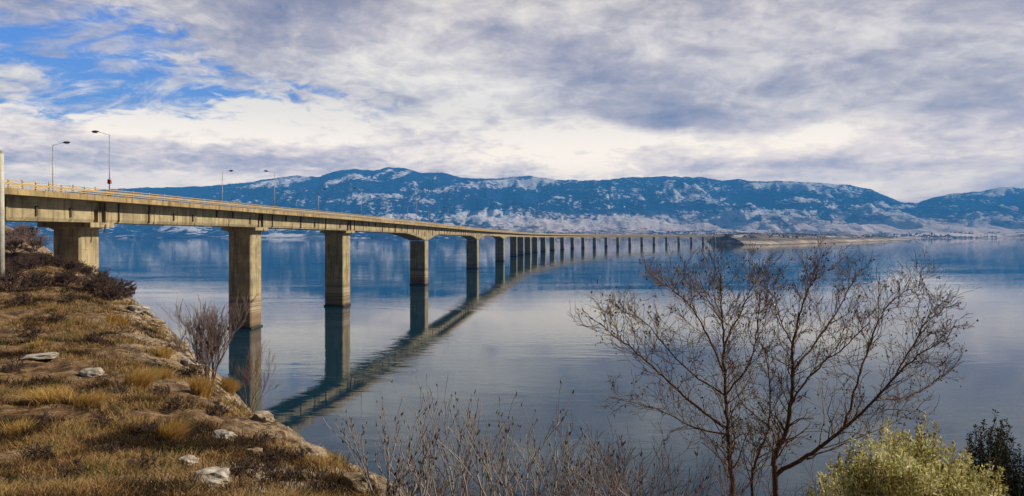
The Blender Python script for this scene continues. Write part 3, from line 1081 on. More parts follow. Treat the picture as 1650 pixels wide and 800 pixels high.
# pale post cut by the left edge of the photograph
pp = on_ground(3, 447, 20)
pp = Vector((-0.7660 * 62, 62, gz(-0.766 * 62, 62)))
root = empty('utility_post', pp)
tag(root, 'pale concrete utility post at the left edge in front of the bridge', 'post')
mb = MB()
mb.tube([pp - Vector((0, 0, 0.5)), pp + Vector((0, 0, 6.0)), pp + Vector((0, 0, 12.0))], [0.30, 0.27, 0.22], 10)
mb.build('shaft', M['post'], root, True)
mb = MB()
mb.tube([pp + Vector((0, 0, 12.0)), pp + Vector((0, 0, 12.25))], [0.24, 0.2], 10)
mb.box(pp + Vector((0, 0, 11.5)), (0.05, 0, 0), (0, 0.7, 0), (0, 0, 0.05))
mb.build('cap', M['galv'], root)

# ------------------------------------------------------------------ stones
def rock(px_, py_, w, h, lab, m='rock', yaw=0.0, depth=None, sink=0.25, flat=1.0):
    p = on_ground(px_, py_)
    if p is None:
        return
    if depth is None: depth = w * 0.7
    n_lat, n_lon = 12, 18
    seed = rng.random() * 100
    mb = MB()
    ca, sa = math.cos(yaw), math.sin(yaw)
    rows = []
    for i in range(n_lat + 1):
        th = math.pi * i / n_lat
        for j in range(n_lon):
            ph = 2 * math.pi * j / n_lon
            d_ = Vector((math.sin(th) * math.cos(ph), math.sin(th) * math.sin(ph), math.cos(th)))
            # blocky: push toward a box, then chip with noise
            mx = max(abs(d_.x), abs(d_.y), abs(d_.z))
            d2 = d_.lerp(d_ / mx * 0.8, 0.55)
            nz = float(vnoise(np.array([d_.x * 1.7 + seed]), np.array([d_.y * 1.7 + d_.z * 2.3 + seed]))[0])
            n2 = float(vnoise(np.array([d_.x * 4.7 + seed]), np.array([d_.z * 4.7 - d_.y * 4.1 + seed]))[0])
            d2 = d2 * (0.70 + 0.45 * nz + 0.18 * n2)
            x = d2.x * w / 2; y = d2.y * depth / 2; z = d2.z * h / 2
            z += x * 0.15 * (nz - 0.5)
            mb.v.append((p.x + x * ca - y * sa, p.y + x * sa + y * ca, p.z + h * (0.5 - sink) + z))
    for i in range(n_lat):
        for j in range(n_lon):
            a_ = i * n_lon + j; b_ = i * n_lon + (j + 1) % n_lon
            mb.f.append((a_, a_ + n_lon, b_ + n_lon, b_))
    o = mb.build('rock', M[m], None, False, p)
    tag(o, lab, 'rock', 'stones on the hillside')
    return o


rock(66, 577, 1.3, 0.22, 'flat white stone slab at the far left, left of the other pale stone', yaw=0.2)
rock(147, 606, 0.85, 0.34, 'angular white stone between two golden grass tufts on the slope', yaw=-0.1)
rock(360, 712, 0.62, 0.32, 'smooth white boulder lying alone above the pale rock cluster', yaw=-0.5)
rock(343, 782, 0.60, 0.34, 'large pale rock of the cluster at the bottom edge', yaw=0.3)
rock(303, 746, 0.42, 0.16, 'thin pale rock left of the lone white boulder', yaw=-0.6)
rock(222, 502, 2.2, 0.7, 'uppermost pale outcrop on the brow below the brushwood', 'rock', yaw=-0.7)
rock(247, 524, 2.2, 0.6, 'second outcrop down the brow, long and tilted', 'rock_brown', yaw=-0.8)
rock(288, 566, 1.6, 0.6, 'third outcrop down the brow, left of the bare round shrub', 'rock_brown', yaw=-0.8)
rock(308, 588, 1.3, 0.5, 'lowest outcrop down the brow, at the foot of the bare round shrub', 'rock', yaw=-0.8)
rock(425, 680, 0.7, 0.36, 'blocky brown rock on the brow below the second full pier', 'rock_brown', yaw=-0.5)
rock(505, 742, 1.9, 0.42, 'long rounded rock ledge on the brow, right of the dark reflection', 'rock_brown', yaw=-0.95, depth=0.5, sink=0.4)
rock(575, 792, 0.6, 0.42, 'ochre rock at the very end of the brow at the bottom edge', 'rock_brown', yaw=-0.4)
rock(410, 735, 0.35, 0.2, 'small tan rock in the middle of the lower slope', 'rock_brown')

# pebbles: uncountable scree
n_ = 9000
Yp = np.exp(nr.uniform(math.log(6.5), math.log(60), n_))
xb_, _ = brow(Yp)
tt_ = nr.rand(n_) ** 0.9
Xp = xb_ + 0.6 - tt_ * (xb_ + 0.86 * Yp + 2)
dens = fbm(Xp / 1.8 + 8, Yp / 1.8, 3)
keep = (dens > 0.56) | ((xb_ - Xp) < 1.2) | (np.exp(-((Xp + 4.6) / 1.8) ** 2 - ((Yp - 10.8) / 2.6) ** 2) > 0.3)
Xp, Yp = Xp[keep], Yp[keep]
Zp = hill_z(Xp, Yp)
base = np.array([[1, 0, -.3], [.3, .9, -.3], [-.8, .5, -.3], [-.7, -.6, -.3], [.4, -.8, -.3], [.1, .1, .7]])
bf = np.array([[0, 1, 5], [1, 2, 5], [2, 3, 5], [3, 4, 5], [4, 0, 5]])
m_ = len(Xp)
sz = nr.uniform(0.008, 0.034, m_) ** 1.0 * (0.7 + Yp * 0.03)
ang = nr.rand(m_) * 6.28
bs = base[None] * (1 + 0.35 * (nr.rand(m_, 6, 3) - 0.5))
ca, sa = np.cos(ang)[:, None], np.sin(ang)[:, None]
Vp = np.stack([Xp[:, None] + (bs[..., 0] * ca - bs[..., 1] * sa) * sz[:, None], Yp[:, None] + (bs[..., 0] * sa + bs[..., 1] * ca) * sz[:, None], Zp[:, None] + bs[..., 2] * sz[:, None] * 0.8], -1).reshape(-1, 3)
Fp = (bf[None] + (np.arange(m_) * 6)[:, None, None]).reshape(-1, 3)
o = np_mesh('gravel', Vp, Fp, M['scree'])
tag(o, 'small pale stones scattered over the dry slope', 'gravel', kind='stuff')

# ------------------------------------------------------------------ grass
def blades(bx, by, bz, h, lean, width, shade, wind=None):
    """numpy: each blade 5 verts (2 quads-ish as tris), arrays of size n"""
    n = len(bx)
    th = nr.rand(n) * 6.283
    lx = np.cos(th) * lean; ly = np.sin(th) * lean
    if wind is not None:
        lx = lx + wind[0]; ly = ly + wind[1]
    wa = nr.rand(n) * 6.283
    wx_ = np.cos(wa) * width; wy_ = np.sin(wa) * width * 0.5
    V_ = np.zeros((n, 5, 3))
    def pt(t_):
        return bx + lx * t_ ** 1.7 * h, by + ly * t_ ** 1.7 * h, bz + h * (t_ - 0.28 * t_ * t_ * np.clip(np.hypot(lx, ly), 0, 1.6))
    x0, y0, z0 = pt(0.0); x1, y1, z1 = pt(0.5); x2, y2, z2 = pt(1.0)
    V_[:, 0] = np.stack([x0 - wx_, y0 - wy_, z0 - 0.03], -1); V_[:, 1] = np.stack([x0 + wx_, y0 + wy_, z0 - 0.03], -1)
    V_[:, 2] = np.stack([x1 + wx_ * .8, y1 + wy_ * .8, z1], -1); V_[:, 3] = np.stack([x1 - wx_ * .8, y1 - wy_ * .8, z1], -1)
    V_[:, 4] = np.stack([x2, y2, z2], -1)
    T = np.array([[0, 1, 2], [0, 2, 3], [3, 2, 4]])
    F_ = (T[None] + (np.arange(n) * 5)[:, None, None]).reshape(-1, 3)
    return V_.reshape(-1, 3), F_, np.repeat(shade, 5)


nt = 30000
Yt = np.exp(nr.uniform(math.log(5.5), math.log(88), nt))
xb_, _ = brow(Yt)
Xt = xb_ + 0.5 - nr.rand(nt) * (xb_ + 0.88 * Yt + 2.5)
dens = fbm(Xt / 2.4, Yt / 2.4, 4)
keep = (dens > 0.485) | ((Yt < 11) & (nr.rand(nt) > 0.45))
keep &= ~((np.exp(-((Xt + 4.6) / 1.6) ** 2 - ((Yt - 10.8) / 2.2) ** 2) > 0.4) & (nr.rand(nt) > 0.25))
Xt, Yt = Xt[keep], Yt[keep]
nb = 9
Xb_ = np.repeat(Xt, nb); Yb_ = np.repeat(Yt, nb)
k_ = 0.05 + Yb_ * 0.006
Xb_ = Xb_ + nr.randn(len(Xb_)) * k_; Yb_ = Yb_ + nr.randn(len(Yb_)) * k_
Zb_ = hill_z(Xb_, Yb_)
hh = nr.uniform(0.04, 0.17, len(Xb_)) * (0.8 + fbm(Xb_ / 3, Yb_ / 3, 3)) * (0.9 + np.clip(Yb_, 0, 50) * 0.022)
clump = fbm(Xb_ / 1.5 + 20, Yb_ / 1.5, 4)
shd = np.clip(0.40 + (clump - 0.5) * 4.2 + nr.randn(len(Xb_)) * 0.13, 0, 0.85)
grn = (fbm(Xb_ / 1.1 + 90, Yb_ / 1.1, 3) > 0.68) & (nr.rand(len(Xb_)) > 0.5)
shd[grn] = nr.uniform(0.92, 1.0, grn.sum())
V_, F_, S2 = blades(Xb_, Yb_, Zb_, hh, nr.uniform(0.3, 1.6, len(Xb_)), 0.0035 + Yb_ * 0.00036, shd, (-0.25, 0.05))
o = np_mesh('dry_grass', V_, F_, M['grass'], False, {'shade': S2})
tag(o, 'short dry brown grass covering the slope', 'grass', kind='stuff')


def tussock(px_, py_, w, h, n, lab, wind=(0.3, 0.0), lo=0.2):
    w *= 1.2; h *= 1.25; n = int(n * 1.5)
    p = on_ground(px_, py_)
    if p is None: return
    r = np.sqrt(nr.rand(n)) * w * 0.30
    a_ = nr.rand(n) * 6.283
    bx = p.x + np.cos(a_) * r; by = p.y + np.sin(a_) * r
    bz = hill_z(bx, by)
    hh_ = h * nr.uniform(0.55, 1.1, n)
    sh = np.clip(nr.uniform(lo, 1, n), 0, 1)
    V1, F1, S1 = blades(bx - p.x, by - p.y, bz - p.z, hh_, nr.uniform(0.15, 1.05, n) * (0.45 + w / max(h, .1) * 0.2), 0.004 + p.y * 0.0003, sh, wind)
    o = np_mesh('grass_tussock', V1, F1, M['tussock'], False, {'shade': S1})
    o.location = p
    tag(o, lab, 'grass tuft', 'golden grass tufts')


tussock(88, 650, 1.5, 0.45, 900, 'wide golden grass tuft at the left, lying over to one side', (-0.7, -0.2))
tussock(140, 655, 1.0, 0.36, 500, 'golden grass tuft joined to the right of the widest one', (0.5, -0.1))
tussock(222, 625, 1.1, 0.62, 900, 'brightest golden grass tuft, upright in the middle of the slope', (0.5, 0))
tussock(322, 636, 0.85, 0.6, 600, 'orange golden grass tuft near the brow under the round shrub', (0.2, 0), 0.1)
tussock(366, 630, 0.8, 0.6, 600, 'golden grass tuft on the brow in front of the big pier', (0.55, 0))
tussock(400, 650, 0.6, 0.4, 350, 'small golden grass tuft on the brow right of the big pier', (0.5, 0))
tussock(272, 715, 0.55, 0.50, 600, 'drooping golden grass tuft above the thin pale rock', (0.5, -0.2), 0.1)
tussock(28, 705, 0.6, 0.34, 300, 'thin golden grass tuft at the left edge', (0.1, 0))
tussock(262, 576, 1.0, 0.4, 350, 'low golden grass tuft beside the brow outcrops', (0.3, 0))
tussock(262, 610, 0.8, 0.4, 300, 'low dull grass tuft right of the brightest tuft', (0.5, 0), 0.0)
tussock(60, 560, 1.2, 0.35, 220, 'faint grass tuft just above the flat white slab', (0.3, 0), 0.0)
tussock(190, 520, 1.8, 0.5, 260, 'low ochre grass tuft near the uppermost outcrop', (0.3, 0), 0.0)
tussock(430, 675, 0.5, 0.3, 250, 'last small grass tuft down the brow above the ledge', (0.3, 0), 0.2)

# ------------------------------------------------------------------ bare shrubs and trees
def grow(mb, tips, p, d, L, r, lvl, maxl, rs, spread=0.6, up=0.25, seglen=None, kids=(3, 5), sides=4, wob=0.16, ratio=(0.45, 0.72), rmin=0.004, rtip=0.35):
    n_ = max(3, int(4 + 2 * (maxl - lvl)))
    pts_ = [p.copy()]; rad = [r]
    d = d.normalized()
    q_ = p.copy()
    dirs = [d.copy()]
    for i in range(n_):
        d = (d + Vector((rs.gauss(0, wob), rs.gauss(0, wob), rs.gauss(0, wob) + up * 0.18))).normalized()
        q_ = q_ + d * (L / n_)
        pts_.append(q_.copy()); dirs.append(d.copy())
        rad.append(max(rmin, r * (1 - (1 - rtip) * (i + 1) / n_)))
    mb[min(lvl, len(mb) - 1)].tube(pts_, rad, sides if lvl < 2 else 3, cap=lvl < 2)
    if lvl >= maxl:
        tips.append((pts_[-1], dirs[-1]))
        return
    nk = rs.randint(*kids)
    for k in range(nk):
        t_ = 0.3 + 0.7 * (k + rs.random() * 0.8) / nk
        i = min(n_, max(1, int(round(t_ * n_))))
        dd_ = dirs[i]
        o_ = dd_.orthogonal().normalized()
        from mathutils import Quaternion
        o_ = Quaternion(dd_, rs.random() * 6.283) @ o_
        nd = (dd_ + o_ * spread * rs.uniform(0.6, 1.4) + Vector((0, 0, up * 0.5))).normalized()
        grow(mb, tips, pts_[i], nd, L * rs.uniform(*ratio), max(rmin, rad[i] * 0.62), lvl + 1, maxl, rs, spread, up, seglen, kids, sides, wob, ratio, rmin, rtip)
    tips.append((pts_[-1], dirs[-1]))


def leaflets(tips, n, size, rs, hang=True, jitter=0.05, slim=1.0):
    """little hanging catkins / dead leaves at twig ends"""
    mb = MB()
    for k in range(n):
        p, d = rs.choice(tips)
        p = p + Vector((rs.gauss(0, jitter), rs.gauss(0, jitter), rs.gauss(0, jitter) - size * 0.4))
        a_ = rs.random() * 3.14
        w_ = Vector((math.cos(a_), math.sin(a_), 0)) * size * rs.uniform(0.22, 0.42) * slim
        dn = Vector((rs.gauss(0, 0.25), rs.gauss(0, 0.25), -1 if hang else 1)).normalized() * size * rs.uniform(0.6, 1.1)
        c_ = Vector((-w_.y, w_.x, 0)) * 0.8
        mb.add([p, p + dn * 0.5 + w_, p + dn, p + dn * 0.5 - w_, p + dn * 0.5 + c_, p + dn * 0.5 - c_], [(0, 1, 4), (1, 2, 4), (2, 3, 4), (3, 0, 4), (0, 5, 1), (1, 5, 2), (2, 5, 3), (3, 5, 0)])
    return mb


def bare_tree(limbs, base, lab, seed, leafn, stub=0.9):
    rs = random.Random(seed)
    root = empty('bare_tree', base)
    tag(root, lab, 'tree', 'bare trees on the bank')
    tr = MB(); br = [MB(), MB(), MB(), MB()]
    tips = []
    for (pl, r0, r1, kid) in limbs:
        # smooth the limb
        pl = [Vector(p) for p in pl]
        sm = []
        for i in range(len(pl) - 1):
            p0 = pl[max(i - 1, 0)]; p1 = pl[i]; p2 = pl[i + 1]; p3 = pl[min(i + 2, len(pl) - 1)]
            for k in range(6):
                t_ = k / 6
                sm.append(0.5 * ((2 * p1) + (p2 - p0) * t_ + (2 * p0 - 5 * p1 + 4 * p2 - p3) * t_ * t_ + (-p0 + 3 * p1 - 3 * p2 + p3) * t_ ** 3))
        sm.append(pl[-1])
        sm = [sm[0]] + [q_ + Vector((rs.gauss(0, .012), rs.gauss(0, .012), rs.gauss(0, .012))) for q_ in sm[1:]]
        n_ = len(sm)
        rad = [0.62 * (r0 + (r1 - r0) * (i / (n_ - 1)) ** 0.8) for i in range(n_)]
        tr.tube(sm, rad, 8)
        tot = sum((sm[i + 1] - sm[i]).length for i in range(n_ - 1))
        nk = int(tot / 0.135 * kid)
        for k in range(nk):
            t_ = 0.22 + 0.78 * (k + rs.random()) / nk
            i = min(n_ - 2, int(t_ * (n_ - 1)))
            dd_ = (sm[i + 1] - sm[i]).normalized()
            o_ = dd_.orthogonal().normalized()
            from mathutils import Quaternion
            o_ = Quaternion(dd_, rs.random() * 6.283) @ o_
            nd = (dd_ * 0.8 + o_ * rs.uniform(0.5, 1.0) + Vector((0, 0, 0.28))).normalized()
            L_ = rs.uniform(0.5, 1.3) * (1.15 - 0.62 * t_) * stub
            grow(br, tips, sm[i], nd, L_, max(0.008, rad[i] * 0.36), 1, 3, rs, 0.75, 0.22, None, (2, 4), 4, 0.17, (0.42, 0.72), 0.0042, 0.4)
        tips.append((sm[-1], Vector((0, 0, 1))))
    tk = tr.build('trunk', M['bark'], root, True)
    cr_ = MB()
    for b_ in br:
        n0 = len(cr_.v)
        cr_.v.extend(b_.v); cr_.f.extend([tuple(i + n0 for i in f) for f in b_.f])
    cr_.build('crown', M['twig'], root, True)
    lf = leaflets(tips, leafn, 0.062, rs)
    tag(lf.build('dead_leaves', M['dead_leaf'], root), kind='stuff')
    return root


TY = 14.0
def q(px_, py_, dy=0.0):
    return P(px_, py_, TY + dy)


def basept(px_, Y_):
    x = (px_ - 825) / FPX * Y_
    return Vector((x, Y_, gz(x, Y_)))


bA = basept(1182, TY)
limbsA = [
    ([bA - Vector((0, 0, .4)), q(1180, 800), q(1174, 720), q(1170, 640), q(1166, 560), q(1162, 490), q(1160, 440)], 0.115, 0.012, 1.0),
    ([q(1170, 690), q(1110, 645, -.3), q(1050, 590, -.6), q(1005, 552, -.8), q(962, 520, -1.0)], 0.055, 0.010, 1.25),
    ([q(1172, 640), q(1100, 590, .5), q(1040, 520, 0.9), q(1000, 500, 1.1)], 0.035, 0.010, 1.1),
    ([q(1166, 600), q(1135, 530, -.5), q(1100, 480, -.8), q(1062, 455, -1)], 0.04, 0.009, 1.15),
    ([q(1166, 560), q(1195, 500, .5), q(1210, 465, .8), q(1230, 438, 1.0)], 0.035, 0.008, 1.1),
    ([q(1172, 700), q(1120, 690, .6), q(1060, 660, 1.0), q(985, 640, 1.2)], 0.035, 0.009, 1.0),
    ([q(1168, 640), q(1205, 590, -.6), q(1220, 530, -.9), q(1225, 470, -1.1)], 0.035, 0.009, 1.1),
    ([q(1164, 520), q(1140, 480, .4), q(1125, 445, .6)], 0.025, 0.007, 1.1),
]
bare_tree(limbsA, bA, 'bare tree with one straight upright trunk, left of the two on the bank', 21, 480)
bB = basept(1250, TY + 0.6)
def q2(px_, py_, dy=0.0):
    return P(px_, py_, TY + 0.6 + dy)
limbsB = [
    ([bB - Vector((0, 0, .4)), q2(1250, 800), q2(1248, 740), q2(1268, 690), q2(1277, 620), q2(1278, 560), q2(1292, 500), q2(1308, 455, .3), q2(1322, 435, .4)], 0.13, 0.010, 1.0),
    ([q2(1250, 765), q2(1300, 735, -.2), q2(1350, 700, -.4), q2(1400, 655, -.6), q2(1450, 600, -.8), q2(1490, 565, -.9), q2(1525, 548, -1)], 0.085, 0.010, 1.25),
    ([q2(1360, 690, -.4), q2(1380, 620, -.2), q2(1400, 560), q2(1425, 500, .2), q2(1455, 472, .4), q2(1490, 458, .5)], 0.05, 0.009, 1.2),
    ([bB + Vector((-.4, .1, .2)), q2(1212, 800, .3), q2(1215, 750, .3), q2(1238, 690, .4), q2(1240, 620, .6), q2(1232, 560, .8)], 0.08, 0.010, 0.95),
    ([q2(1276, 600), q2(1320, 545, .6), q2(1350, 500, .9), q2(1370, 462, 1.1), q2(1380, 440, 1.2)], 0.045, 0.009, 1.15),
    ([q2(1410, 645, -.6), q2(1460, 640, -.2), q2(1500, 620, .1), q2(1530, 600, .2)], 0.035, 0.008, 1.1),
    ([q2(1275, 650), q2(1310, 600, -.8), q2(1360, 560, -1.2), q2(1400, 520, -1.5)], 0.04, 0.009, 1.1),
    ([q2(1440, 610, -.8), q2(1470, 560, -.6), q2(1490, 520, -.5), q2(1508, 495, -.4)], 0.032, 0.008, 1.2),
    ([q2(1280, 560), q2(1255, 510, -.3), q2(1248, 470, -.4)], 0.03, 0.008, 1.1),
    ([q2(1300, 740, .2), q2(1360, 715, .6), q2(1420, 690, .9), q2(1480, 660, 1.1)], 0.04, 0.008, 0.9),
    ([q2(1240, 690), q2(1190, 640, 1.0), q2(1180, 580, 1.4)], 0.03, 0.008, 0.9),
]
bare_tree(limbsB, bB, 'spreading bare tree forking low into several limbs, right of the two on the bank', 33, 620)


def bare_shrub(name, base, h, w, stems, lab, m, seed, cat='shrub', group=None, maxl=3, kids=(3, 5), r0=0.02, rmin=0.004, up=0.4, spread=0.5, buds=0, budmat='dead_leaf', budsize=0.06, fixed=None, wob=0.12):
    rs = random.Random(seed)
    root = empty(name, base)
    tag(root, lab, cat, group)
    br = [MB()]
    tips = []
    for k in range(stems):
        a_ = 6.283 * (k + rs.random() * 0.6) / stems
        lean = rs.uniform(0.15, 1.0) * w / h * 0.55
        d_ = Vector((math.cos(a_) * lean, math.sin(a_) * lean, 1))
        b_ = base + Vector((math.cos(a_) * 0.08, math.sin(a_) * 0.08, -0.1))
        grow(br, tips, b_, d_, h * rs.uniform(0.5, 0.72), r0 * rs.uniform(0.7, 1.1), 0, maxl, rs, spread, up, None, kids, 5, wob, (0.42, 0.66), rmin, 0.45)
    br[0].build('stems', M[m], root, True)
    if buds:
        lf = leaflets(tips, buds, budsize, rs, hang=False, jitter=0.006, slim=0.4)
        tag(lf.build('buds', M[budmat], root), kind='stuff')
    return root


# round shrubs beside the big pier
b1 = Vector(((338 - 825) / FPX * 31.5, 31.5, 0)); b1.z = gz(b1.x, b1.y)
bare_shrub('bare_shrub', b1, 4.1, 2.9, 12, 'round leafless shrub on the brow left of the big pier', 'shrub_twig', 5, maxl=3, kids=(4, 6), r0=0.04, rmin=0.007, up=0.5, spread=0.42)
b1 = Vector(((405 - 825) / FPX * 36, 36, 0)); b1.z = gz(b1.x, b1.y)
bare_shrub('bare_shrub', b1, 3.6, 3.0, 5, 'thin leafless shrub at the right side of the big pier', 'brown_twig', 6, maxl=3, kids=(3, 5), r0=0.02, rmin=0.006, up=0.45, spread=0.5)

# pale twiggy shrubs along the bottom
row = [(618, 640, 10.5, 'leftmost pale twiggy shrub beside the end of the brow'), (668, 655, 9.5, 'second pale twiggy shrub from the brow, low and forked'), (728, 632, 11.0, 'tallest pale twiggy shrub, its straight tip under the cloud reflection'),
       (772, 622, 10.0, 'third tall pale shrub with upright dark tips'), (815, 655, 9.0, 'low pale shrub in the middle of the bottom row'), (862, 632, 10.5, 'pale shrub with long arching twigs at the bottom centre'),
       (905, 690, 9.5, 'short pale shrub right of the arching one'), (960, 690, 9.0, 'pale shrub where the red brown brush starts'), (1020, 705, 8.5, 'pale shrub left of the straight tree trunk'), (1085, 712, 8.8, 'low pale shrub just left of the straight tree trunk'), (640, 715, 8.6, 'small pale shrub at the bottom edge by the last rock')]
for k, (px_, ty, Y_, lab) in enumerate(row):
    b_ = basept(px_, Y_)
    topz = CAMZ + (HOR - ty) / FPX * Y_
    h_ = topz - b_.z
    bare_shrub('twiggy_shrub', b_, h_ * 1.02, 1.7, 5, lab, 'pale_twig', 50 + k, group='pale twiggy shrubs along the bottom', maxl=2, kids=(3, 4), r0=0.022, rmin=0.0048, up=0.55, spread=0.42, buds=60, budsize=0.09, wob=0.12)
row2 = [(930, 690, 12.5, 'red brown brush behind the pale shrubs, leftmost'), (985, 680, 13.0, 'red brown brush under the lower left limb of the straight tree'), (1040, 690, 12.0, 'red brown brush left of the straight trunk'),
        (1100, 685, 12.5, 'red brown brush close against the straight trunk'), (1150, 700, 11.5, 'red brown brush in front of the straight trunk'), (1215, 715, 12.0, 'red brown brush between the two trees'), (1300, 720, 12.2, 'red brown brush behind the pale green bush'), (700, 735, 12.5, 'low red brown brush behind the second pale shrub'), (800, 735, 12.5, 'low red brown brush at the bottom centre'), (880, 725, 12.5, 'low red brown brush right of the bottom centre')]
for k, (px_, ty, Y_, lab) in enumerate(row2):
    b_ = basept(px_, Y_)
    topz = CAMZ + (HOR - ty) / FPX * Y_
    bare_shrub('brown_brush', b_, max(1.2, topz - b_.z) * 0.95, 2.2, 7, lab, 'brown_twig', 80 + k, cat='brushwood', group='red brown brush under the trees', maxl=3, kids=(2, 4), r0=0.016, rmin=0.0036, up=0.3, spread=0.7)

# brushwood on the hill top round the first pier
k = 0
names = ['beside the pale post', 'right of the pale post', 'left of the first pier', 'under the bridge left of the first pier', 'in front of the first pier', 'at the right foot of the first pier', 'right of the first pier', 'at the end of the brushwood above the outcrops']
brush_px = [(8, 446), (28, 448), (50, 452), (72, 450), (95, 448), (118, 450), (142, 452), (162, 454), (182, 458), (198, 464), (18, 458), (60, 460), (105, 462), (150, 464), (180, 468), (128, 440), (85, 438), (40, 440)]
for k, (px_, py_) in enumerate(brush_px):
    Yb = [66, 74, 80, 84, 86, 84, 80, 76, 70, 64, 56, 60, 62, 60, 58, 90, 92, 88][k]
    x = (px_ - 825) / FPX * Yb
    b_ = Vector((x, Yb, gz(x, Yb)))
    bare_shrub('brushwood', b_, 1.75, 4.2, 13, 'dark brown thicket %s' % (
        ['at the pale post', 'just right of the pale post', 'halfway from the post to the first pier', 'under the deck left of the first pier', 'at the left foot of the first pier', 'in front of the first pier', 'at the right foot of the first pier',
         'right of the first pier on the crest', 'on the crest towards the outcrops', 'last on the crest above the outcrops', 'below the pale post, nearer', 'nearer and left of the first pier', 'nearer, straight below the first pier', 'nearer, right of the first pier', 'nearer, over the uppermost outcrop',
         'behind the first pier', 'behind the left foot of the first pier', 'behind and right of the post'][k]), 'brush', 120 + k, cat='brushwood', group='dark brushwood on the hill top', maxl=3, kids=(4, 5), r0=0.04, rmin=0.017, up=0.12, spread=0.8)
hill_sh = [(12, 398, 112, 'thicket on the rising slope under the deck, leftmost'), (35, 400, 118, 'thicket on the rising slope under the deck, second from the left'), (58, 412, 112, 'thicket on the slope under the deck nearest the first pier'), (22, 415, 104, 'lower thicket on the rising slope under the deck')]
for k, (px_, py_, Yb, lab) in enumerate(hill_sh):
    x = (px_ - 825) / FPX * Yb
    b_ = Vector((x, Yb, gz(x, Yb)))
    bare_shrub('brushwood', b_, 3.2, 5.5, 13, lab, 'shrub_twig', 160 + k, cat='brushwood', group='thickets behind the bridge', maxl=3, kids=(4, 5), r0=0.05, rmin=0.022, up=0.2, spread=0.7)


# small dead weeds on the open slope
weeds = [(55, 545, 'near the left edge above the flat white slab'), (150, 555, 'left of the weathered rock, high on the slope'), (200, 480, 'just below the crest brushwood'), (110, 490, 'high on the slope below the brushwood'),
         (75, 690, 'below the widest golden tuft'), (170, 690, 'in the middle of the lower slope'), (245, 700, 'left of the drooping golden tuft'), (300, 700, 'right of the drooping golden tuft'), (285, 660, 'above the drooping golden tuft'),
         (440, 745, 'right of the small tan rock on the lower slope'), (475, 745, 'behind the long rounded rock'), (395, 765, 'right of the pale rock cluster'), (230, 760, 'left of the pale rock cluster'), (120, 770, 'at the bottom left of the slope'),
         (20, 600, 'at the left edge left of the angular white stone'), (310, 610, 'on the brow at the foot of the round shrub'), (450, 775, 'above the bottom edge near the ochre rock'), (190, 640, 'under the brightest golden tuft'), (95, 520, 'high on the slope, straight above the white stones'), (130, 640, 'between the two golden tufts of the left'), (260, 640, 'right of the brightest golden tuft'), (350, 670, 'above the lone white boulder'), (420, 720, 'on the brow above the ledge'), (60, 740, 'at the lower left of the slope'), (180, 735, 'in the lowest part of the slope, left of its middle'), (35, 490, 'at the left edge below the brushwood')]
for k, (px_, py_, where) in enumerate(weeds):
    p_ = on_ground(px_, py_)
    if p_ is None: continue
    f_ = 0.5 + p_.y * 0.035
    bare_shrub('dead_weed', p_, 0.42 * f_, 0.75 * f_, 9, 'small dark dead weed ' + where, 'brush', 200 + k, cat='weed', group='dead weeds on the slope', maxl=3, kids=(3, 4), r0=0.007 * f_, rmin=0.0028 + 0.0002 * p_.y, up=0.15, spread=0.85)

# ------------------------------------------------------------------ leafy bushes
def leafy(name, shoots, base, lab, leafmat, seed, leafsize, per, cat='bush', stemm='twig'):
    """shoots: (tip, thickness) ; leaves packed round each upright shoot"""
    rs = np.random.RandomState(seed)
    root = empty(name, base)
    tag(root, lab, cat)
    st = MB()
    LV = []
    for (tip, th) in shoots:
        tip = Vector(tip)
        b_ = base + Vector((rs.randn() * 0.12, rs.randn() * 0.12, 0))
        mid_ = b_.lerp(tip, 0.5) + Vector((rs.randn() * 0.08, rs.randn() * 0.08, 0)); mid_.x += (tip.x - b_.x) * 0.18; mid_.z -= 0.08
        path = [b_.lerp(mid_, t_) * (1 - t_) + mid_.lerp(tip, t_) * t_ for t_ in np.linspace(0, 1, 9)]
        st.tube(path, list(np.linspace(0.018, 0.002, 9)), 4)
        pa = np.array([tuple(p_) for p_ in path])
        n_ = int(per * th)
        t_ = 1 - rs.rand(n_) ** 1.0 * 0.72
        ii = t_ * 8
        i0 = np.clip(ii.astype(int), 0, 7); fr = ii - i0
        c_ = pa[i0] * (1 - fr)[:, None] + pa[i0 + 1] * fr[:, None]
        rad = 0.17 * th * np.clip((1.04 - t_) * 3.2, 0.12, 1)
        dv = rs.randn(n_, 3); dv /= np.linalg.norm(dv, axis=1)[:, None]
        LV.append(np.concatenate([c_ + dv * (rad * rs.rand(n_) ** 0.45)[:, None], dv], 1))
    st.build('stems', M[stemm], root, True)
    L_ = np.concatenate(LV)
    n_ = len(L_)
    c_ = L_[:, :3]; out_ = L_[:, 3:]
    ax = out_ * 0.7 + rs.randn(n_, 3) * 0.35 + np.array([0, 0, 0.75]); ax /= np.linalg.norm(ax, axis=1)[:, None]
    sd = np.cross(ax, rs.randn(n_, 3)); sd /= np.linalg.norm(sd, axis=1)[:, None]
    ln = leafsize * rs.uniform(0.6, 1.25, n_)[:, None]
    wd = ln * 0.2
    V_ = np.stack([c_, c_ + ax * ln * 0.5 + sd * wd, c_ + ax * ln, c_ + ax * ln * 0.5 - sd * wd], 1).reshape(-1, 3)
    F_ = (np.arange(4)[None] + (np.arange(n_) * 4)[:, None])
    clump_ = fbm(c_[:, 0] * 5, c_[:, 2] * 5, 3)
    sh = np.clip(0.5 + (clump_ - 0.5) * 1.2 + rs.randn(n_) * 0.22, 0, 1)
    tag(np_mesh('foliage', V_, F_, M[leafmat], False, {'shade': np.repeat(sh, 4)}, parent=root), kind='stuff')
    return root


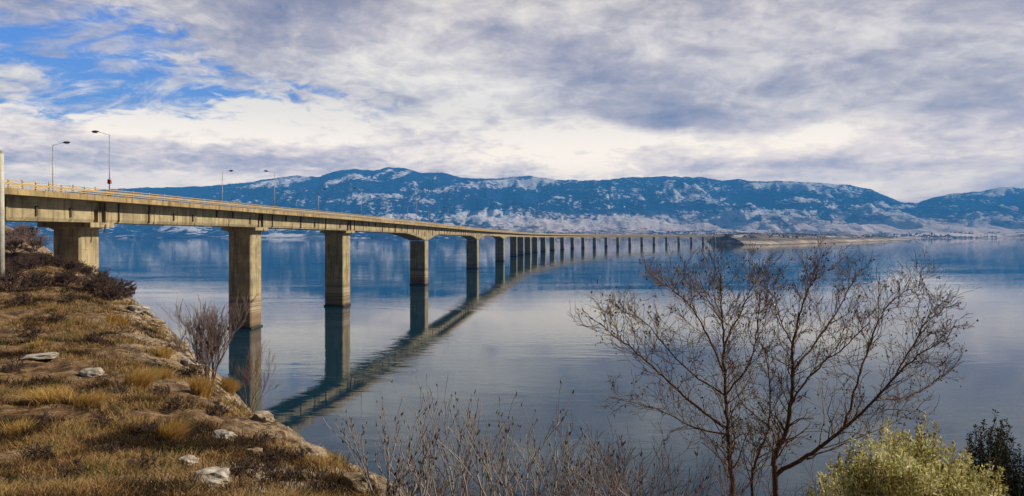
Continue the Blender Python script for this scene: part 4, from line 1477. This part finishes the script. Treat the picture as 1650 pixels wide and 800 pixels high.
gb = basept(1455, 8.2)
outline = [(1300, 790), (1318, 765), (1335, 748), (1350, 730), (1365, 718), (1372, 705), (1392, 728), (1402, 700), (1418, 688), (1430, 676), (1444, 690), (1456, 682), (1466, 700), (1478, 690), (1492, 668),
           (1486, 700), (1500, 735), (1512, 740), (1528, 722), (1540, 712), (1552, 728), (1562, 742), (1575, 752), (1588, 748), (1600, 745), (1610, 766), (1620, 785), (1628, 800)]
rs = random.Random(3)
shoots = []
for (x_, y_) in outline:
    shoots.append((P(x_, y_, 8.2 + rs.uniform(-0.5, 0.5)), 0.55))
    for r_ in range(14):
        dy_ = rs.uniform(12, 150) * (0.5 + 0.5 * rs.random())
        shoots.append((P(x_ + rs.gauss(0, 14), y_ + dy_, 8.2 + rs.uniform(-1.0, 0.7)), rs.uniform(0.7, 1.1)))
leafy('olive_bush', shoots, gb, 'pale yellow green bush with silvery leaves at the bottom right', 'olive_leaf', 5, 0.046, 760)
for (cx_, Y_, outl, lab, sd_) in [
    (1592, 10.5, [(1565, 700), (1572, 684), (1585, 676), (1603, 662), (1596, 690), (1615, 678), (1622, 676), (1610, 700), (1580, 710), (1562, 720), (1560, 700)], 'dark evergreen bush right behind the pale green bush', 8),
    (1645, 11.0, [(1625, 730), (1633, 708), (1642, 716), (1655, 700), (1665, 715), (1650, 735), (1672, 700), (1632, 745)], 'dark evergreen bush cut by the right edge', 9)]:
    db = basept(cx_, Y_)
    rs = random.Random(sd_)
    sh_ = []
    for (x_, y_) in outl:
        sh_.append((P(x_, y_, Y_ + rs.uniform(-.3, .3)), 0.5))
        for r_ in range(5):
            sh_.append((P(x_ + rs.gauss(0, 10), y_ + rs.uniform(8, 110), Y_ + rs.uniform(-.6, .6)), 0.75))
    leafy('evergreen_bush', sh_, db, lab, 'dark_leaf', sd_, 0.045, 1400, stemm='bark')
# small green bush on the slope behind the bridge
Yb = 128
xg = (47 - 825) / FPX * Yb
gb2 = Vector((xg, Yb, gz(xg, Yb)))
rs = random.Random(77)
sh_ = [(gb2 + Vector((rs.uniform(-1.1, 1.1), rs.uniform(-1, 1), rs.uniform(0.8, 2.2))), 3.0) for _ in range(26)]
leafy('evergreen_bush', sh_, gb2, 'small round green bush on the slope seen under the deck', 'dark_leaf', 15, 0.22, 60, stemm='bark')

# ------------------------------------------------------------------ air
hm = bpy.data.materials.new('lake haze')
hm.use_nodes = True
ht = hm.node_tree
ht.nodes.clear()
ho = ht.nodes.new('ShaderNodeOutputMaterial')
pv = ht.nodes.new('ShaderNodeVolumePrincipled')
pv.inputs['Color'].default_value = (0.075, 0.38, 1.0, 1)
pv.inputs['Density'].default_value = 9.5e-5
pv.inputs['Anisotropy'].default_value = 0.0
ht.links.new(pv.outputs[0], ho.inputs['Volume'])
mb = MB()
mb.box((0, 6000, 697), (17500, 0, 0), (0, 9800, 0), (0, 0, 703))
hz = mb.build('haze', hm)
tag(hz, 'thin blue haze over the lake and mountains', 'haze', kind='stuff')
